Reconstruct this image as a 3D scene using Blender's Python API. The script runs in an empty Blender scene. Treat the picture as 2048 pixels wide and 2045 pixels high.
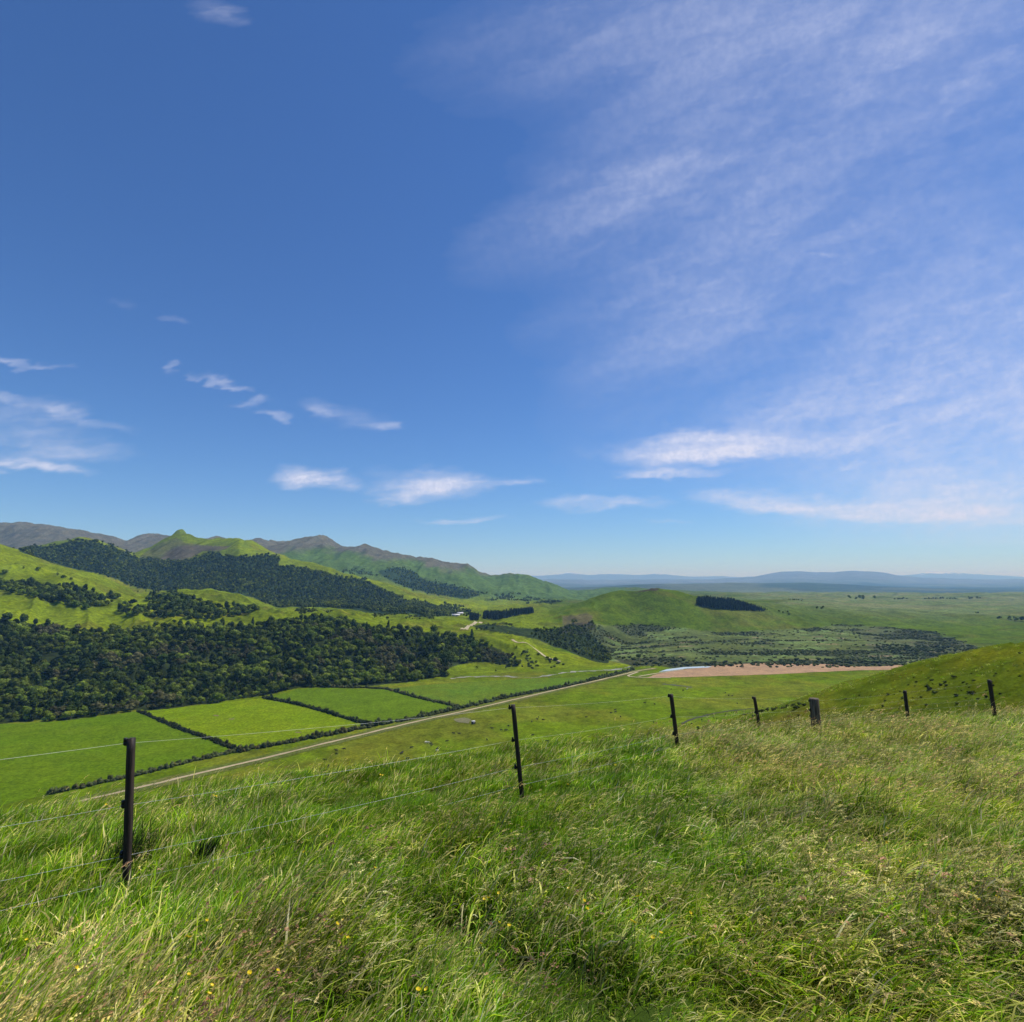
import bpy, bmesh, math, random
import numpy as np
from mathutils import Vector, Matrix, Euler

R = math.radians
SC = bpy.context.scene
COL = SC.collection
rng = np.random.default_rng(11)
random.seed(11)

# ------------------------------------------------------------------ camera model
# picture coordinates (u,v) used for tracing: 1932 x 1929
FPX = 1054.0; CU, CV = 966.0, 964.5
TILT = math.atan((1100 - CV) / FPX)
CT, ST = math.cos(TILT), math.sin(TILT)

def ray(u, v):
    xc = (np.asarray(u, float) - CU) / FPX
    yc = -(np.asarray(v, float) - CV) / FPX
    return xc, CT - yc * ST, ST + yc * CT

def uvY(u, v, Y):
    dx, dy, dz = ray(u, v)
    s = np.asarray(Y, float) / dy
    return dx * s, dy * s, dz * s

def project(x, y, z):
    d = y * CT + z * ST
    yc = (-y * ST + z * CT) / d
    return CU + FPX * x / d, CV - FPX * yc

# ------------------------------------------------------------------ numpy noise
_perm = np.random.default_rng(5).random((256, 256))
def vnoise(x, y):
    xi = np.floor(x).astype(np.int64); yi = np.floor(y).astype(np.int64)
    fx = x - xi; fy = y - yi
    fx = fx * fx * fx * (fx * (fx * 6 - 15) + 10); fy = fy * fy * fy * (fy * (fy * 6 - 15) + 10)
    a = _perm[xi & 255, yi & 255]; b = _perm[(xi + 1) & 255, yi & 255]
    c = _perm[xi & 255, (yi + 1) & 255]; d = _perm[(xi + 1) & 255, (yi + 1) & 255]
    return (a * (1 - fx) + b * fx) * (1 - fy) + (c * (1 - fx) + d * fx) * fy
def fbm(x, y, oct=4, seed=0.0, gain=0.5):
    t = 0; a = 1; n = 0
    x = np.asarray(x, float) + seed * 17.31; y = np.asarray(y, float) - seed * 9.77
    for i in range(oct):
        t = t + a * vnoise(x, y); n += a
        x = x * 2.03 + 13.7; y = y * 2.03 + 5.1; a *= gain
    return t / n - 0.5
def ridged(x, y, oct=4, seed=0.0):
    t = 0; a = 1; n = 0
    x = np.asarray(x, float) + seed * 17.31; y = np.asarray(y, float) - seed * 9.77
    for i in range(oct):
        t = t + a * (1 - np.abs(vnoise(x, y) * 2 - 1)); n += a
        x = x * 2.03 + 13.7; y = y * 2.03 + 5.1; a *= .5
    return t / n - 0.5
def sstep(a, b, x):
    t = np.clip((x - a) / (b - a), 0, 1); return t * t * (3 - 2 * t)

# ------------------------------------------------------------------ main terrain (eye at z = 0, valley floor 130 m below)
ZF = -130.0
AG = np.linspace(-2.2, 2.2, 3001)
def line_from(tab, smooth=5):
    """tab: (u, v, Y) -> Y(a), z(a) sampled on AG"""
    u, v, Y = np.array(tab, float).T
    x, y, z = uvY(u, v, Y)
    a = x / y
    o = np.argsort(a); a = a[o]
    Yg = np.interp(AG, a, Y[o]); zg = np.interp(AG, a, z[o])
    k = np.ones(smooth) / smooth
    pad = smooth
    f = lambda q: np.convolve(np.pad(q, pad, mode='edge'), k, 'same')[pad:-pad]
    return f(Yg), f(zg)
def line_z(tab):
    u, Y, z = np.array(tab, float).T
    a = (u - CU) / FPX
    return np.interp(AG, a, Y), np.interp(AG, a, z)

LN = []
LN.append(line_z([(0, 55, -38), (1932, 55, -34)]))
LN.append(line_z([(0, 150, -98), (1932, 150, -98)]))
LN.append(line_z([(0, 255, ZF), (1932, 255, ZF)]))
FLOOR_END = line_z([(-400, 490, ZF), (0, 528, ZF), (260, 575, ZF), (400, 618, ZF), (500, 655, ZF), (620, 690, ZF), (740, 735, ZF), (840, 770, ZF),
                 (900, 830, ZF), (1000, 850, ZF), (1130, 890, ZF), (1300, 900, ZF), (1500, 905, ZF), (1932, 905, ZF), (2300, 905, ZF)])
LN.append(FLOOR_END)
# near wood crest / front of the scrub slope
LN.append(line_from([(-500, 1150, 800), (0, 1168, 850), (100, 1180, 860), (200, 1188, 880), (300, 1185, 900), (400, 1177, 930), (500, 1172, 960), (600, 1169, 1000),
                     (700, 1180, 1010), (760, 1187, 1020), (850, 1199, 1020), (900, 1201, 1030), (960, 1206, 1040), (1000, 1218, 1030), (1040, 1230, 1010), (1100, 1243, 990),
                     (1150, 1230, 1150), (1200, 1212, 1300), (1300, 1196, 1350), (1500, 1192, 1400), (1700, 1190, 1450), (1932, 1186, 1500), (2400, 1180, 1500)], 21))
# meadow crest / bench / round hill / plain
LN.append(line_from([(-500, 1000, 1500), (0, 1038, 1500), (50, 1052, 1500), (100, 1070, 1480), (200, 1100, 1450), (260, 1124, 1420), (310, 1126, 1420), (345, 1118, 1420), (400, 1117, 1420), (450, 1128, 1430),
                     (520, 1152, 1450), (600, 1153, 1550), (640, 1150, 1600), (700, 1152, 1650), (800, 1160, 1650), (880, 1166, 1650), (930, 1164, 1650), (1000, 1156, 1650), (1040, 1156, 1650), (1075, 1146, 1650),
                     (1100, 1138, 1650), (1130, 1127, 1650), (1150, 1119, 1650), (1172, 1115, 1650), (1200, 1118, 1650), (1215, 1115, 1650), (1232, 1111, 1650), (1262, 1113, 1650), (1300, 1124, 1650),
                     (1350, 1133, 1650), (1420, 1139, 1680), (1500, 1145, 1750), (1600, 1151, 1800), (1750, 1157, 1800), (1932, 1160, 1800), (2400, 1160, 1800)], 7))
Y5, z5 = LN[-1]
ac = AG * FPX + CU
LN.append((Y5 + 260, z5 - np.interp(ac, [0, 350, 500, 620, 900, 1030, 1110, 1200, 1300, 1380, 1480, 1600], [32, 26, 14, 0, 0, 4, 40, 60, 45, 14, 0, 0])))
# second wood crest / peak with the rock knob / bright spur / plain
LN.append(line_from([(-500, 1040, 2150), (0, 1050, 2200), (30, 1043, 2200), (80, 1034, 2200), (118, 1026, 2200), (150, 1016, 2200), (185, 1022, 2220), (220, 1036, 2250), (255, 1049, 2350), (285, 1040, 2450), (308, 1024, 2550),
                     (322, 1017, 2600), (337, 1013.5, 2600), (345, 1013.5, 2600), (356, 1016, 2600), (368, 1020, 2600), (400, 1022, 2550), (430, 1021, 2500), (452, 1016, 2450), (480, 1026, 2450), (520, 1044, 2400), (560, 1058, 2350), (600, 1069, 2300), (640, 1081, 2300),
                     (680, 1092, 2300), (740, 1109, 2250), (800, 1129, 2250), (860, 1144, 2250), (920, 1149, 2350), (980, 1146, 2450), (1030, 1140, 2600), (1100, 1136, 2800), (1200, 1132, 3000), (1350, 1129, 3400),
                     (1500, 1127, 3500), (1932, 1128, 3600), (2400, 1128, 3600)], 3))
Y6, z6 = LN[-1]
LN.append((Y6 + 550, z6 - np.interp(ac, [0, 250, 340, 520, 700, 860, 960, 1100, 1300], [90, 60, 110, 60, 20, 8, 3, 6, 0])))
# back ridge
LN.append(line_from([(-500, 985, 4300), (-100, 1000, 4300), (0, 994, 4300), (30, 993, 4300), (55, 996, 4300), (80, 999, 4300), (110, 1002, 4300), (140, 1007, 4300), (180, 1016, 4300), (235, 1028, 4300), (265, 1021, 4300), (300, 1017, 4300), (340, 1022, 4300), (400, 1018, 4300), (450, 1020, 4300),
                     (490, 1022, 4300), (525, 1025, 4250), (560, 1022, 4250), (592, 1020, 4250), (610, 1018, 4200), (628, 1026, 4200), (655, 1032, 4200), (690, 1033, 4200), (712, 1040, 4200), (745, 1050, 4150), (785, 1061, 4150), (810, 1059, 4150), (845, 1068, 4150), (880, 1075, 4150), (905, 1085, 4150),
                     (940, 1096, 4150), (975, 1096, 4200), (1000, 1097, 4200), (1030, 1104, 4300), (1060, 1113, 4400), (1090, 1118, 4600), (1140, 1113, 4900), (1200, 1111, 5000), (1250, 1117, 5000), (1400, 1122, 5200), (1932, 1122, 5200), (2400, 1120, 5200)], 3))
Y8, z8 = LN[-1]
LN.append((Y8 + 1600, np.minimum(z8 - 45, -112)))
LN.append(line_from([(-500, 1108, 9000), (700, 1108, 9000), (1000, 1110, 9000), (1050, 1112, 9000), (1130, 1108, 9200), (1200, 1104, 9500), (1250, 1103, 9500), (1320, 1102, 9500), (1400, 1101, 9500), (1440, 1102, 9500), (1520, 1101, 9500), (1600, 1104, 9500),
                     (1700, 1108, 9500), (1780, 1112, 9500), (1932, 1114, 9500), (2400, 1112, 9500)], 9))
LN.append(line_z([(0, 12500, -118), (1932, 12500, -118)]))
LN.append(line_from([(-500, 1090, 22000), (900, 1095, 22000), (1000, 1094, 22000), (1060, 1094, 22000), (1150, 1095, 22000), (1260, 1094, 22000), (1340, 1095, 22000), (1390, 1093, 22000), (1420, 1090, 22000), (1447, 1085, 22000), (1475, 1081, 22000), (1510, 1080, 22000), (1540, 1082, 22000),
                     (1575, 1081, 22000), (1605, 1078, 22000), (1640, 1080, 22000), (1670, 1082, 22000), (1700, 1088, 22000), (1740, 1091, 22000), (1800, 1093, 22000), (1932, 1094, 22000), (2400, 1092, 22000)], 3))
LN.append(line_z([(0, 27000, -120), (1932, 27000, -120)]))
LN.append(line_from([(-500, 1088, 38000), (900, 1092, 38000), (980, 1090, 38000), (1030, 1086, 38000), (1075, 1081, 38000), (1110, 1086, 38000), (1150, 1084, 38000), (1200, 1086, 38000), (1240, 1084, 38000), (1300, 1089, 38000), (1500, 1090, 38000), (1650, 1089, 38000), (1730, 1085, 38000), (1755, 1081, 38000),
                     (1790, 1082, 38000), (1830, 1084, 38000), (1880, 1087, 38000), (1932, 1089, 38000), (2400, 1085, 38000)], 3))
LN.append(line_z([(0, 45000, -130), (1932, 45000, -130)]))
LY = np.array([l[0] for l in LN]); LZ = np.array([l[1] for l in LN])
for k in range(1, len(LY)):
    assert (LY[k] - LY[k - 1]).min() > 5, (k, (LY[k] - LY[k - 1]).min())

def interp_lines(a):
    q = np.clip((a - AG[0]) / (AG[1] - AG[0]), 0, len(AG) - 1.001)
    i = q.astype(int); f = q - i
    return LY[:, i] * (1 - f) + LY[:, i + 1] * f, LZ[:, i] * (1 - f) + LZ[:, i + 1] * f

def colfield(x, y):
    out = np.empty_like(x)
    for s in range(0, len(x), 150000):
        xs, ys = x[s:s + 150000], y[s:s + 150000]
        Y, Z = interp_lines(xs / ys)
        h = np.diff(Y, axis=0); d = np.diff(Z, axis=0) / h
        m = np.zeros_like(Y)
        w1 = 2 * h[1:] + h[:-1]; w2 = h[1:] + 2 * h[:-1]
        same = d[1:] * d[:-1] > 0
        with np.errstate(divide='ignore', invalid='ignore'):
            mm = (w1 + w2) / (w1 / d[:-1] + w2 / d[1:])
        m[1:-1] = np.where(same, mm, 0)
        m[0] = d[0]; m[-1] = d[-1]
        yy = np.clip(ys, Y[0], Y[-1])
        k = np.clip((yy[None] >= Y).sum(0) - 1, 0, len(Y) - 2)
        j = np.arange(len(yy))
        hh = h[k, j]; t = (yy - Y[k, j]) / hh
        out[s:s + 150000] = (Z[k, j] * (1 + 2 * t) * (1 - t) ** 2 + m[k, j] * hh * t * (1 - t) ** 2
                             + Z[k + 1, j] * t * t * (3 - 2 * t) + m[k + 1, j] * hh * t * t * (t - 1))
    return out

def floor_end(a):
    return np.interp(a, AG, FLOOR_END[0])

# spur on the right: crest polyline falling away to the valley floor
SPUR = []
for u, v, Y in [(2700, 1095, 95), (2300, 1140, 120), (1932, 1213, 150), (1850, 1231, 163), (1800, 1243, 178), (1740, 1259, 198), (1680, 1282, 226), (1620, 1305, 262), (1560, 1326, 305), (1490, 1344, 352), (1430, 1360, 405), (1380, 1372, 450)]:
    SPUR.append([float(q) for q in uvY(u, v, Y)])
SPUR = np.array(SPUR)
def spur(x, y):
    best = np.full(x.shape, -1e9)
    for i in range(len(SPUR) - 1):
        p, q = SPUR[i], SPUR[i + 1]
        d = q[:2] - p[:2]; L2 = d @ d
        t = np.clip(((x - p[0]) * d[0] + (y - p[1]) * d[1]) / L2, 0, 1)
        dist = np.hypot(x - p[0] - t * d[0], y - p[1] - t * d[1])
        z = p[2] + t * (q[2] - p[2]) - 0.46 * (np.sqrt(dist * dist + 36) - 6)
        best = np.maximum(best, z)
    return best

KNOB = [float(q) for q in uvY(339, 1013, 2590)]
def H(x, y):
    x = np.atleast_1d(np.asarray(x, float)); y = np.atleast_1d(np.asarray(y, float))
    z = colfield(x, y)
    a = x / y
    t = sstep(0, 140, y - floor_end(a))
    amp = np.interp(y, [500, 900, 1400, 2200, 3200, 6000, 9000, 20000, 46000], [7, 9, 9, 15, 46, 24, 26, 95, 150])
    right = sstep(0.05, 0.2, a)
    amp = amp * np.where(y < 6500, 1 - 0.55 * right, 1)
    wl = np.interp(y, [500, 1000, 2500, 4500, 9000, 22000], [75, 120, 230, 420, 900, 1800])
    wl = np.where(y < 7000, np.where(y < 1300, 110, np.where(y < 3000, 260, 460)), np.where(y < 15000, 1100, 1700))
    n = fbm(x / wl, y / wl, 5, 1.0)
    rd = ridged(x / wl * .8, y / wl * .8, 4, 3.0)
    near = (y > 560) & (y < 1250)
    n2 = ridged((x * .8 + y * .6) / 62, (y * .8 - x * .6) / 160, 3, 8.0)
    z = z + t * amp * (1.0 * n + 0.9 * rd)
    sm = ridged(x / np.where(y < 1300, 42, np.where(y < 2900, 90, 170)), y / np.where(y < 1300, 42, np.where(y < 2900, 90, 170)), 4, 12.0)
    z = z + t * np.where(y < 7000, sm * np.where(y < 1300, 2.6, np.where(y < 2900, 5.0, 13.0)) * (1 - .35 * right), 0)
    wx = x + 60 * fbm(x / 300, y / 300, 3, 14.); 
    gb = ridged(wx / 210, y / 900, 4, 16.) * 62 + ridged(wx / 75, y / 330, 3, 17.) * 22
    gm = ridged(wx / 120, y / 420, 4, 18.) * 21 + ridged(wx / 45, y / 160, 3, 19.) * 8
    gn = ridged(wx / 55, y / 190, 3, 20.) * 4.0
    z = z + t * (1 - .5 * right) * np.where(y < 1300, gn * sstep(900, 1000, y), np.where(y < 2850, gm, np.where(y < 6500, gb * sstep(2850, 3300, y) + gm * (1 - sstep(2850, 3300, y)), 0)))
    z = z + np.where(near, t * 25 * n2 * (1 - sstep(0.02, .1, a)), 0)
    z = z + (1 - t) * (1.6 * fbm(x / 140, y / 140, 3, 5.0)) * sstep(250, 330, y)
    sp = spur(x, y) + 2.4 * fbm(x / 26, y / 26, 4, 6.0) + 1.2 * ridged(x / 14, y / 60, 2, 2.)
    k = 5.0
    hh = np.clip(0.5 + 0.5 * (sp - z) / k, 0, 1)
    z = np.where(y < 900, z * (1 - hh) + sp * hh + k * hh * (1 - hh), z)
    z = z + 24 * np.exp(-(((x - KNOB[0]) / 24) ** 2 + ((y - KNOB[1]) / 34) ** 2) ** 1.5)
    return z
def H1(x, y):
    return float(H([x], [y])[0])

_Ys = np.geomspace(105, 44000, 4200)
def place(u, v, ymin=105):
    dx, dy, dz = ray(u, v)
    Ys = _Ys[_Ys >= ymin]
    x = dx / dy * Ys; z = dz / dy * Ys
    g = z - H(x, Ys)
    i = np.argmax(g < 0)
    if g[i] >= 0: i = len(Ys) - 1
    if i == 0: return Vector((x[0], Ys[0], H1(x[0], Ys[0])))
    f = g[i - 1] / (g[i - 1] - g[i])
    Y = Ys[i - 1] + f * (Ys[i] - Ys[i - 1])
    X = dx / dy * Y
    return Vector((float(X), float(Y), H1(X, Y)))

# ------------------------------------------------------------------ foreground hillside
EDGE = np.array([(-40, -14), (-17, 0), (-9.9, 5.4), (-6.4, 7.8), (-3.8, 9.1), (0.2, 10.3), (3.2, 11.0), (6.6, 14.2), (9.2, 16.5), (13.6, 19.8), (20, 22), (30, 25), (60, 34)], float)
def edge_dist(x, y):
    """signed distance past the brow (positive = beyond it)"""
    best = np.full(x.shape, 1e9); sg = np.ones(x.shape)
    for i in range(len(EDGE) - 1):
        p, q = EDGE[i], EDGE[i + 1]
        d = q - p
        t = np.clip(((x - p[0]) * d[0] + (y - p[1]) * d[1]) / (d @ d), 0, 1)
        dist = np.hypot(x - p[0] - t * d[0], y - p[1] - t * d[1])
        c = d[0] * (y - p[1]) - d[1] * (x - p[0])
        m = dist < best
        best = np.where(m, dist, best); sg = np.where(m, np.sign(c), sg)
    return best * sg
GT = 0.27   # depth of the standing grass
def HF0(x, y):
    x = np.asarray(x, float); y = np.asarray(y, float)
    e = edge_dist(x, y)
    base = -1.56 + np.where(x < 0, .078, .014) * x - (0.146 + .030 * sstep(1, 9, x)) * y
    base = base - np.where(y < 0, 0.05 * y, 0)
    ep = np.maximum(e, 0)
    drop = np.where(ep < 5, 0.062 * ep * ep, 0.062 * 25 + (ep - 5) * 0.62)
    return base - drop
def HF(x, y):
    x = np.asarray(x, float); y = np.asarray(y, float)
    z = HF0(x, y)
    z = z + 0.24 * fbm(x / 1.3, y / 1.3, 3, 2.0) + 0.34 * fbm(x / 4.5, y / 4.5, 2, 4.0) * sstep(1.5, 5, np.hypot(x, y)) + 0.17 * fbm(x / .45, y / .38, 2, 9.)
    return z
def HF1(x, y):
    return float(HF(np.array([x]), np.array([y]))[0])
def place_near(u, v, lift=0.0):
    dx, dy, dz = ray(u, v)
    Ys = np.linspace(1.0, 60, 6000)
    x = dx / dy * Ys; z = dz / dy * Ys
    g = z - (HF(x, Ys) + lift)
    i = int(np.argmax(g < 0))
    if g[i] >= 0: i = int(np.argmin(g))
    return Vector((float(x[i]), float(Ys[i]), float(HF1(x[i], Ys[i]))))

# ------------------------------------------------------------------ object helpers
def tag(o, label=None, cat=None, group=None, kind=None):
    if label: o['label'] = label
    if cat: o['category'] = cat
    if group: o['group'] = group
    if kind: o['kind'] = kind
    return o
def mesh_np(name, V, F, mat=None, col=None, smooth=False):
    """V (n,3), F list of arrays of equal length (m,k)"""
    me = bpy.data.meshes.new(name)
    V = np.asarray(V, np.float32)
    if not isinstance(F, (list, tuple)): F = [F]
    F = [np.asarray(f, np.int32) for f in F if len(f)]
    me.vertices.add(len(V)); me.vertices.foreach_set('co', V.ravel())
    loops = np.concatenate([f.ravel() for f in F]); tot = np.concatenate([np.full(len(f), f.shape[1], np.int32) for f in F])
    me.loops.add(len(loops)); me.loops.foreach_set('vertex_index', loops)
    me.polygons.add(len(tot)); st = np.zeros(len(tot), np.int32); st[1:] = np.cumsum(tot)[:-1]
    me.polygons.foreach_set('loop_start', st); me.polygons.foreach_set('loop_total', tot)
    if smooth: me.polygons.foreach_set('use_smooth', np.ones(len(tot), bool))
    me.update(calc_edges=True)
    if col is not None:
        at = me.attributes.new('Col', 'FLOAT_COLOR', 'POINT')
        c = np.ones((len(V), 4), np.float32); c[:, :3] = col
        at.data.foreach_set('color', c.ravel())
    if mat: me.materials.append(mat)
    return me
def obj(name, me, parent=None, loc=(0, 0, 0), rot=(0, 0, 0), scl=1.0, link=True):
    o = bpy.data.objects.new(name, me)
    if link: COL.objects.link(o)
    if parent: o.parent = parent
    o.location = loc; o.rotation_euler = rot
    o.scale = (scl, scl, scl) if np.isscalar(scl) else scl
    return o
def empty(name, loc, rot=(0, 0, 0), scl=1.0):
    o = bpy.data.objects.new(name, None); COL.objects.link(o)
    o.location = loc; o.rotation_euler = rot; o.scale = (scl,) * 3 if np.isscalar(scl) else scl
    o.empty_display_size = .2
    return o
class MB:
    def __init__(s): s.V = []; s.F4 = []; s.F3 = []; s.C = []; s.n = 0
    def add(s, V, F, c=(1, 1, 1)):
        V = np.asarray(V, float); F = np.asarray(F, int)
        if F.shape[1] == 4: s.F4.append(F + s.n)
        else: s.F3.append(F + s.n)
        s.V.append(V); c = np.asarray(c, float)
        s.C.append(np.broadcast_to(c, (len(V), 3)) if c.ndim == 1 else c); s.n += len(V)
    def box(s, c, d, M=None, taper=1.0, col=(1, 1, 1)):
        x, y, z = [q / 2 for q in d]
        v = np.array([(-x, -y, -z), (x, -y, -z), (x, y, -z), (-x, y, -z), (-x * taper, -y * taper, z), (x * taper, -y * taper, z), (x * taper, y * taper, z), (-x * taper, y * taper, z)])
        if M is not None: v = v @ np.array(M).T
        s.add(v + np.array(c), [(0, 3, 2, 1), (4, 5, 6, 7), (0, 1, 5, 4), (1, 2, 6, 5), (2, 3, 7, 6), (3, 0, 4, 7)], col)
    def tube(s, P, r, n=6, col=(1, 1, 1), cap=True):
        P = np.asarray(P, float); m = len(P); r = np.broadcast_to(np.asarray(r, float), (m,))
        T = np.gradient(P, axis=0); T /= np.linalg.norm(T, axis=1)[:, None] + 1e-12
        up = np.array([0, 0, 1.]) if abs(T[0, 2]) < .9 else np.array([1., 0, 0])
        A = np.cross(T, up); A /= np.linalg.norm(A, axis=1)[:, None] + 1e-12
        B = np.cross(A, T)
        th = np.arange(n) * 2 * np.pi / n
        V = (P[:, None] + r[:, None, None] * (np.cos(th)[None, :, None] * A[:, None] + np.sin(th)[None, :, None] * B[:, None])).reshape(-1, 3)
        i = np.arange(m - 1)[:, None] * n; j = np.arange(n)[None]; j2 = (j + 1) % n
        F = np.stack([i + j, i + j2, i + n + j2, i + n + j], -1).reshape(-1, 4)
        base = s.n
        s.add(V, F, col)
        if cap:
            for k, flip in ((0, 1), (m - 1, 0)):
                c = s.n
                s.add([P[k]], np.zeros((0, 3), int), col)
                ring = base + k * n + np.arange(n)
                nxt = np.roll(ring, -1)
                tri = np.stack([ring, nxt, np.full(n, c)], -1)
                if flip: tri = tri[:, [1, 0, 2]]
                s.F3.append(tri)
    def mesh(s, name, mat=None, smooth=False, usecol=True):
        V = np.concatenate(s.V); C = np.concatenate(s.C)
        F = []
        if s.F4: F.append(np.concatenate(s.F4))
        if s.F3: F.append(np.concatenate(s.F3))
        return mesh_np(name, V, F, mat, C if usecol else None, smooth)
def inpoly(u, v, poly):
    p = np.asarray(poly, float); r = np.zeros(np.shape(u), bool)
    j = len(p) - 1
    for i in range(len(p)):
        xi, yi = p[i]; xj, yj = p[j]
        with np.errstate(divide='ignore', invalid='ignore'):
            c = ((yi > v) != (yj > v)) & (u < (xj - xi) * (v - yi) / (yj - yi + 1e-12) + xi)
        r ^= c; j = i
    return r

# ------------------------------------------------------------------ materials
def newmat(name):
    m = bpy.data.materials.new(name); m.use_nodes = True
    nt = m.node_tree; nt.nodes.clear()
    return m, nt
def N(nt, t, **kw):
    n = nt.nodes.new(t)
    for k, v in kw.items(): setattr(n, k, v)
    return n
def mix(nt, a, b, f, mode='MIX'):
    n = N(nt, 'ShaderNodeMix', data_type='RGBA', blend_type=mode)
    def setin(s, v):
        if isinstance(v, bpy.types.NodeSocket): nt.links.new(v, s)
        else: s.default_value = (*v, 1) if len(v) == 3 else v
    setin(n.inputs[6], a); setin(n.inputs[7], b)
    if isinstance(f, bpy.types.NodeSocket): nt.links.new(f, n.inputs[0])
    else: n.inputs[0].default_value = f
    return n.outputs[2]
def math_(nt, op, a, b=None, c=None, clamp=False):
    n = N(nt, 'ShaderNodeMath', operation=op); n.use_clamp = clamp
    for i, v in enumerate((a, b, c)):
        if v is None: continue
        if isinstance(v, bpy.types.NodeSocket): nt.links.new(v, n.inputs[i])
        else: n.inputs[i].default_value = v
    return n.outputs[0]
def noise(nt, vec, scale, detail=4, rough=.55, dist=0.0):
    n = N(nt, 'ShaderNodeTexNoise'); n.inputs['Scale'].default_value = scale; n.inputs['Detail'].default_value = detail
    n.inputs['Roughness'].default_value = rough; n.inputs['Distortion'].default_value = dist
    if vec is not None: nt.links.new(vec, n.inputs['Vector'])
    return n.outputs['Fac']
def ramp(nt, f, a, b, lo=0.0, hi=1.0):
    n = N(nt, 'ShaderNodeMapRange', interpolation_type='SMOOTHSTEP')
    nt.links.new(f, n.inputs[0])
    n.inputs[1].default_value = a; n.inputs[2].default_value = b; n.inputs[3].default_value = lo; n.inputs[4].default_value = hi
    return n.outputs[0]
def finish(nt, color, rough=.9, spec=.15, trans=0.0, bump=None, bump_d=.1, bump_s=.5):
    p = N(nt, 'ShaderNodeBsdfPrincipled'); o = N(nt, 'ShaderNodeOutputMaterial')
    if isinstance(color, bpy.types.NodeSocket): nt.links.new(color, p.inputs['Base Color'])
    else: p.inputs['Base Color'].default_value = (*color, 1)
    p.inputs['Roughness'].default_value = rough
    p.inputs['Specular IOR Level'].default_value = spec
    if bump is not None:
        b = N(nt, 'ShaderNodeBump'); b.inputs['Distance'].default_value = bump_d; b.inputs['Strength'].default_value = bump_s
        nt.links.new(bump, b.inputs['Height']); nt.links.new(b.outputs[0], p.inputs['Normal'])
    if trans > 0:
        t = N(nt, 'ShaderNodeBsdfTranslucent')
        if isinstance(color, bpy.types.NodeSocket): nt.links.new(color, t.inputs['Color'])
        else: t.inputs['Color'].default_value = (*color, 1)
        ms = N(nt, 'ShaderNodeMixShader'); ms.inputs[0].default_value = trans
        nt.links.new(p.outputs[0], ms.inputs[1]); nt.links.new(t.outputs[0], ms.inputs[2])
        nt.links.new(ms.outputs[0], o.inputs['Surface'])
    else:
        nt.links.new(p.outputs[0], o.inputs['Surface'])
    return p
def attr(nt, name='Col'):
    return N(nt, 'ShaderNodeAttribute', attribute_name=name).outputs['Color']
def objcoord(nt):
    return N(nt, 'ShaderNodeTexCoord').outputs['Object']
def geopos(nt):
    return N(nt, 'ShaderNodeNewGeometry').outputs['Position']
def brighten(nt, col, f):
    """multiply colour by scalar socket"""
    n = N(nt, 'ShaderNodeVectorMath', operation='SCALE')
    nt.links.new(col, n.inputs[0]) if isinstance(col, bpy.types.NodeSocket) else setattr(n.inputs[0], 'default_value', col)
    nt.links.new(f, n.inputs['Scale'])
    return n.outputs[0]

def mat_terrain(name, fine, mid, coarse):
    m, nt = newmat(name)
    pos = geopos(nt); c = attr(nt)
    f = ramp(nt, noise(nt, pos, fine, 5, .72), .3, .7, .62, 1.34)
    g = ramp(nt, noise(nt, pos, mid, 5, .68, .6), .3, .7, .70, 1.28)
    h = ramp(nt, noise(nt, pos, coarse, 3, .5, .4), .3, .7, .86, 1.14)
    k = math_(nt, 'MULTIPLY', math_(nt, 'MULTIPLY', f, g), h)
    c = brighten(nt, c, k)
    yel = ramp(nt, noise(nt, pos, mid * .6, 4, .6, .8), .45, .72, 0, .35)
    c = mix(nt, c, mix(nt, c, (1.3, 1.0, .8), 1.0, 'MULTIPLY'), yel)
    finish(nt, c, 1.0, .0, bump=noise(nt, pos, fine * .8, 4, .7), bump_d=.35 / fine * .25, bump_s=.6)
    return m
M = {}
M['valley'] = mat_terrain('valley pasture', .45, .06, .012)
M['spur'] = mat_terrain('rough hill pasture', 1.5, .22, .05)
M['hills'] = mat_terrain('hill pasture', .16, .025, .006)
M['mount'] = mat_terrain('far mountains', .02, .003, .0008)

def mat_field(name, col, col2, ang):
    m, nt = newmat(name)
    pos = geopos(nt)
    mp = N(nt, 'ShaderNodeMapping'); mp.inputs['Rotation'].default_value = (0, 0, ang); mp.inputs['Scale'].default_value = (1, .12, 1)
    nt.links.new(pos, mp.inputs[0])
    f = math_(nt, 'MULTIPLY', ramp(nt, noise(nt, pos, .55, 5, .75), .3, .7, .55, 1.38), ramp(nt, noise(nt, pos, .07, 4, .6, 1.0), .32, .68, .88, 1.12))
    s = ramp(nt, noise(nt, mp.outputs[0], .13, 4, .6, 1.2), .3, .7, .94, 1.06)
    g = ramp(nt, noise(nt, pos, .018, 5, .6, .7), .35, .68)
    c = mix(nt, col, col2, g)
    c = brighten(nt, c, math_(nt, 'MULTIPLY', f, s))
    finish(nt, c, 1.0, .0, bump=noise(nt, pos, .5, 4, .7), bump_d=.2, bump_s=.6)
    return m
def mat_gravel(name, col, sc=1.2):
    m, nt = newmat(name)
    pos = geopos(nt)
    f = ramp(nt, noise(nt, pos, sc, 5, .7), .3, .7, .75, 1.2)
    g = ramp(nt, noise(nt, pos, .05, 3, .6), .3, .7, .85, 1.1)
    finish(nt, brighten(nt, col, math_(nt, 'MULTIPLY', f, g)), .95, .2)
    return m
M['road'] = mat_gravel('pale gravel', (.41, .325, .185))
M['verge'] = mat_field('rough verge', (.10, .125, .022), (.13, .13, .035), .8)
M['track'] = mat_gravel('dry track', (.46, .38, .24))
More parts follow.
